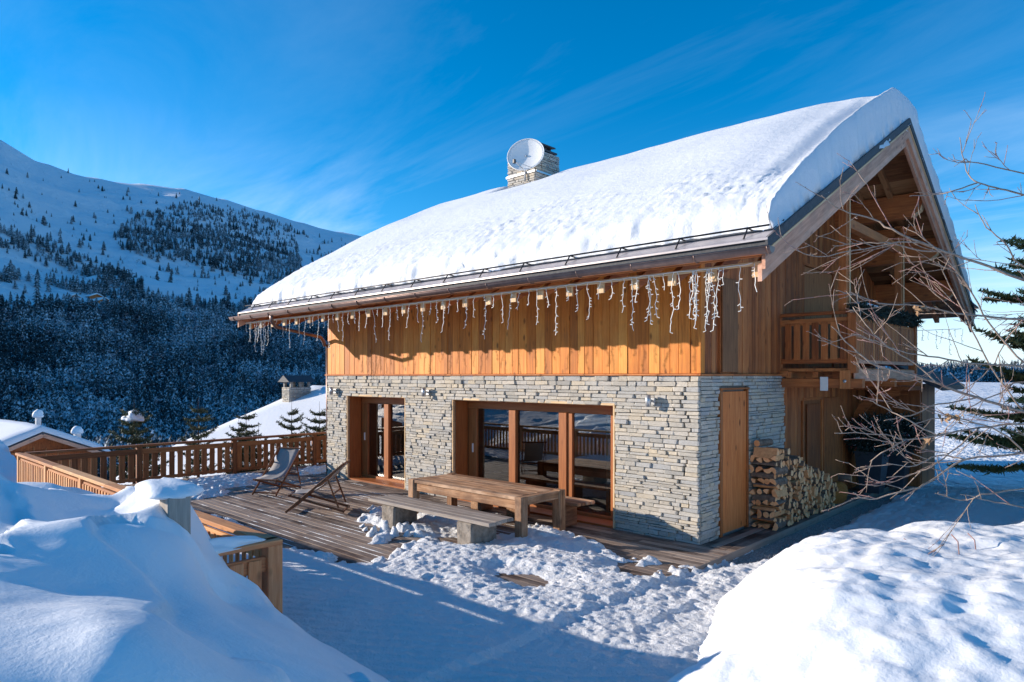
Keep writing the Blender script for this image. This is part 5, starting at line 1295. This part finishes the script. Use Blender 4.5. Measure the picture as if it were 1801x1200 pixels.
# ------------------------------------------------------------------ bare shrub-like tree in the right foreground
bt = empty('bare_tree', pix(2100, 1250, 7.5), 'leafless pale-twigged tree reaching in from the right foreground', 'tree')
limbs = [
 ([(2080,600),(1950,545),(1801,494),(1725,463),(1663,443),(1583,412),(1535,386),(1481,369),(1445,344)], 7.4, 6.3, .030),
 ([(1663,443),(1620,440),(1560,428),(1500,430),(1465,432)], 6.9, 6.5, .011), ([(1663,443),(1600,425),(1520,437),(1440,452),(1400,440)], 6.95, 6.2, .010),
 ([(2080,820),(1950,770),(1801,726),(1720,700),(1648,675),(1590,655),(1543,644),(1498,610),(1462,574)], 7.2, 5.9, .030),
 ([(1950,660),(1801,644),(1720,640),(1668,632),(1597,621),(1540,600),(1498,587)], 7.0, 6.2, .016),
 ([(2060,600),(1920,570),(1801,562),(1697,553),(1612,538),(1546,533),(1504,518),(1470,512)], 7.3, 6.6, .020),
 ([(2080,780),(1930,780),(1801,797),(1697,809),(1634,848),(1595,863),(1529,878),(1501,867)], 6.8, 5.6, .018),
 ([(2080,760),(1900,745),(1801,745),(1723,753),(1646,766),(1595,774),(1544,763),(1468,762)], 6.9, 5.8, .018),
 ([(2080,440),(1940,370),(1801,344),(1750,330),(1719,321),(1700,300),(1688,242)], 7.6, 7.0, .018),
 ([(1719,321),(1680,335),(1640,343),(1600,345)], 7.1, 6.8, .009), ([(1940,330),(1801,306),(1719,287),(1695,280)], 7.4, 7.0, .011),
 ([(1801,640),(1740,570),(1700,500),(1640,430),(1590,400)], 7.1, 6.6, .013), ([(1950,560),(1801,470),(1770,430),(1735,400),(1715,360)], 7.5, 7.1, .014),
 ([(1801,726),(1740,640),(1700,560),(1670,500),(1650,460)], 7.0, 6.7, .011), ([(1720,700),(1650,712),(1600,730),(1555,740)], 6.9, 6.2, .010),
 ([(1801,860),(1740,868),(1690,880),(1645,868)], 6.5, 6.1, .009), ([(1930,905),(1801,893),(1740,880),(1690,870)], 6.4, 6.0, .008),
 ([(1648,675),(1610,640),(1560,610),(1530,580),(1500,540)], 6.5, 6.0, .010), ([(1697,809),(1650,800),(1610,820),(1560,815)], 6.2, 5.8, .008),
 ([(1723,753),(1680,790),(1640,820),(1600,835),(1560,840)], 6.5, 6.0, .009), ([(1801,797),(1760,760),(1700,740),(1650,735),(1600,750)], 6.8, 6.3, .010),
 ([(1595,774),(1560,790),(1530,812)], 6.0, 5.8, .007), ([(1646,766),(1600,740),(1560,720),(1530,705)], 6.2, 5.9, .009),
 ([(1950,690),(1801,672),(1760,690),(1700,720),(1660,760)], 7.0, 6.6, .011), ([(1801,560),(1770,600),(1740,650),(1690,690)], 7.2, 6.9, .008),
]
r_ = random.Random(23)
for li, (P, d0, d1, rad) in enumerate(limbs):
    pts = []; n = len(P)
    for i, (a, b) in enumerate(P): pts.append(Vector(pix(a, b, d0+(d1-d0)*i/(n-1)+(.12*math.sin(i*2.3+li)))))
    # smooth subdivision
    fine = []
    for i in range(n-1):
        p0 = pts[max(i-1, 0)]; p1 = pts[i]; p2 = pts[i+1]; p3 = pts[min(i+2, n-1)]
        for k in range(4):
            t = k/4; fine.append(.5*((2*p1)+(-p0+p2)*t+(2*p0-5*p1+4*p2-p3)*t*t+(-p0+3*p1-3*p2+p3)*t**3)+Vector((r_.uniform(-1, 1), r_.uniform(-1, 1), r_.uniform(-1, 1)))*.008)
    fine.append(pts[-1]); m = len(fine)
    V, F = tube_vf(fine, [rad*(1-i/(m-1))**.8*.50+.0032 for i in range(m)], 7); limb = obj('limb', mesh('limb', V, F, M_twig, True), (0, 0, 0), bt)
    tw = MB()
    def twig(p, d, l, rr_, depth):
        q_ = [p]; c = p.copy(); dd_ = d.copy(); k = max(3, int(l/.05))
        for i in range(k):
            dd_ = (dd_+Vector((r_.uniform(-1, 1), r_.uniform(-1, 1), r_.uniform(-1, 1)))*.085+Vector((0, 0, .015))).normalized(); c = c+dd_*(l/k); q_.append(c.copy())
            if r_.random() < .6:
                bd = (dd_+Vector((r_.uniform(-1, 1), r_.uniform(-1, 1), r_.uniform(-1, 1)))*.8).normalized()*.012; V, F = tube_vf([c, c+bd], [.0022, .0028], 4); tw.add(V, F, 1)
            if depth > 0 and r_.random() < .22:
                twig(c.copy(), (dd_+Vector((r_.uniform(-1, 1), r_.uniform(-1, 1), r_.uniform(-1, 1)))*.55).normalized(), l*r_.uniform(.3, .6), rr_*.7, depth-1)
        V, F = tube_vf(q_, [rr_*(1-i/len(q_))+.0016 for i in range(len(q_))], 4); tw.add(V, F, 1 if r_.random() < .2 else 0)
    acc = 0
    for i in range(4, m-1):
        acc += (fine[i]-fine[i-1]).length
        if acc > .23:
            acc = r_.uniform(0, .05); t_ = (fine[i+1]-fine[i-1]).normalized()
            o_ = Vector((r_.uniform(-1, 1), r_.uniform(-1, 1), r_.uniform(-1, 1))); o_ = (o_-t_*o_.dot(t_)).normalized()
            twig(fine[i].copy(), (t_*.95+o_*.6).normalized(), r_.uniform(.2, .7)*(1.2-.5*i/m), .0032, 2)
    tw.make('twigs', [M_twig, M_twigred], limb, True)['kind'] = 'stuff'
trk = tube('trunk', [pix(2100, 1250, 7.5), pix(2105, 900, 7.4), pix(2085, 700, 7.4), pix(2080, 500, 7.5), pix(2090, 250, 7.6)], [.12, .11, .09, .06, .03], M_twig, bt, 10)
lf = MB()
for (a, b, d, n) in ((1628, 545, 6.6, 14), (1617, 780, 6.0, 9), (1665, 735, 6.3, 14), (1680, 738, 6.3, 8), (1610, 340, 9, 0)):
    c = Vector(pix(a, b, d))
    for k in range(n):
        p = c+Vector((r_.uniform(-.09, .09), r_.uniform(-.05, .05), r_.uniform(-.04, .03))); u_ = Vector((r_.uniform(-1, 1), r_.uniform(-1, 1), r_.uniform(-1, 1))).normalized()*.035; w_ = u_.cross(Vector((r_.uniform(-1, 1), r_.uniform(-1, 1), .3))).normalized()*.016
        lf.add([p-u_, p+w_+Vector((0, 0, .008)), p+u_, p-w_+Vector((0, 0, .008)), p], [(0, 1, 4), (1, 2, 4), (2, 3, 4), (3, 0, 4)])
lf.make('dry_leaves', M_leafdry, bt)
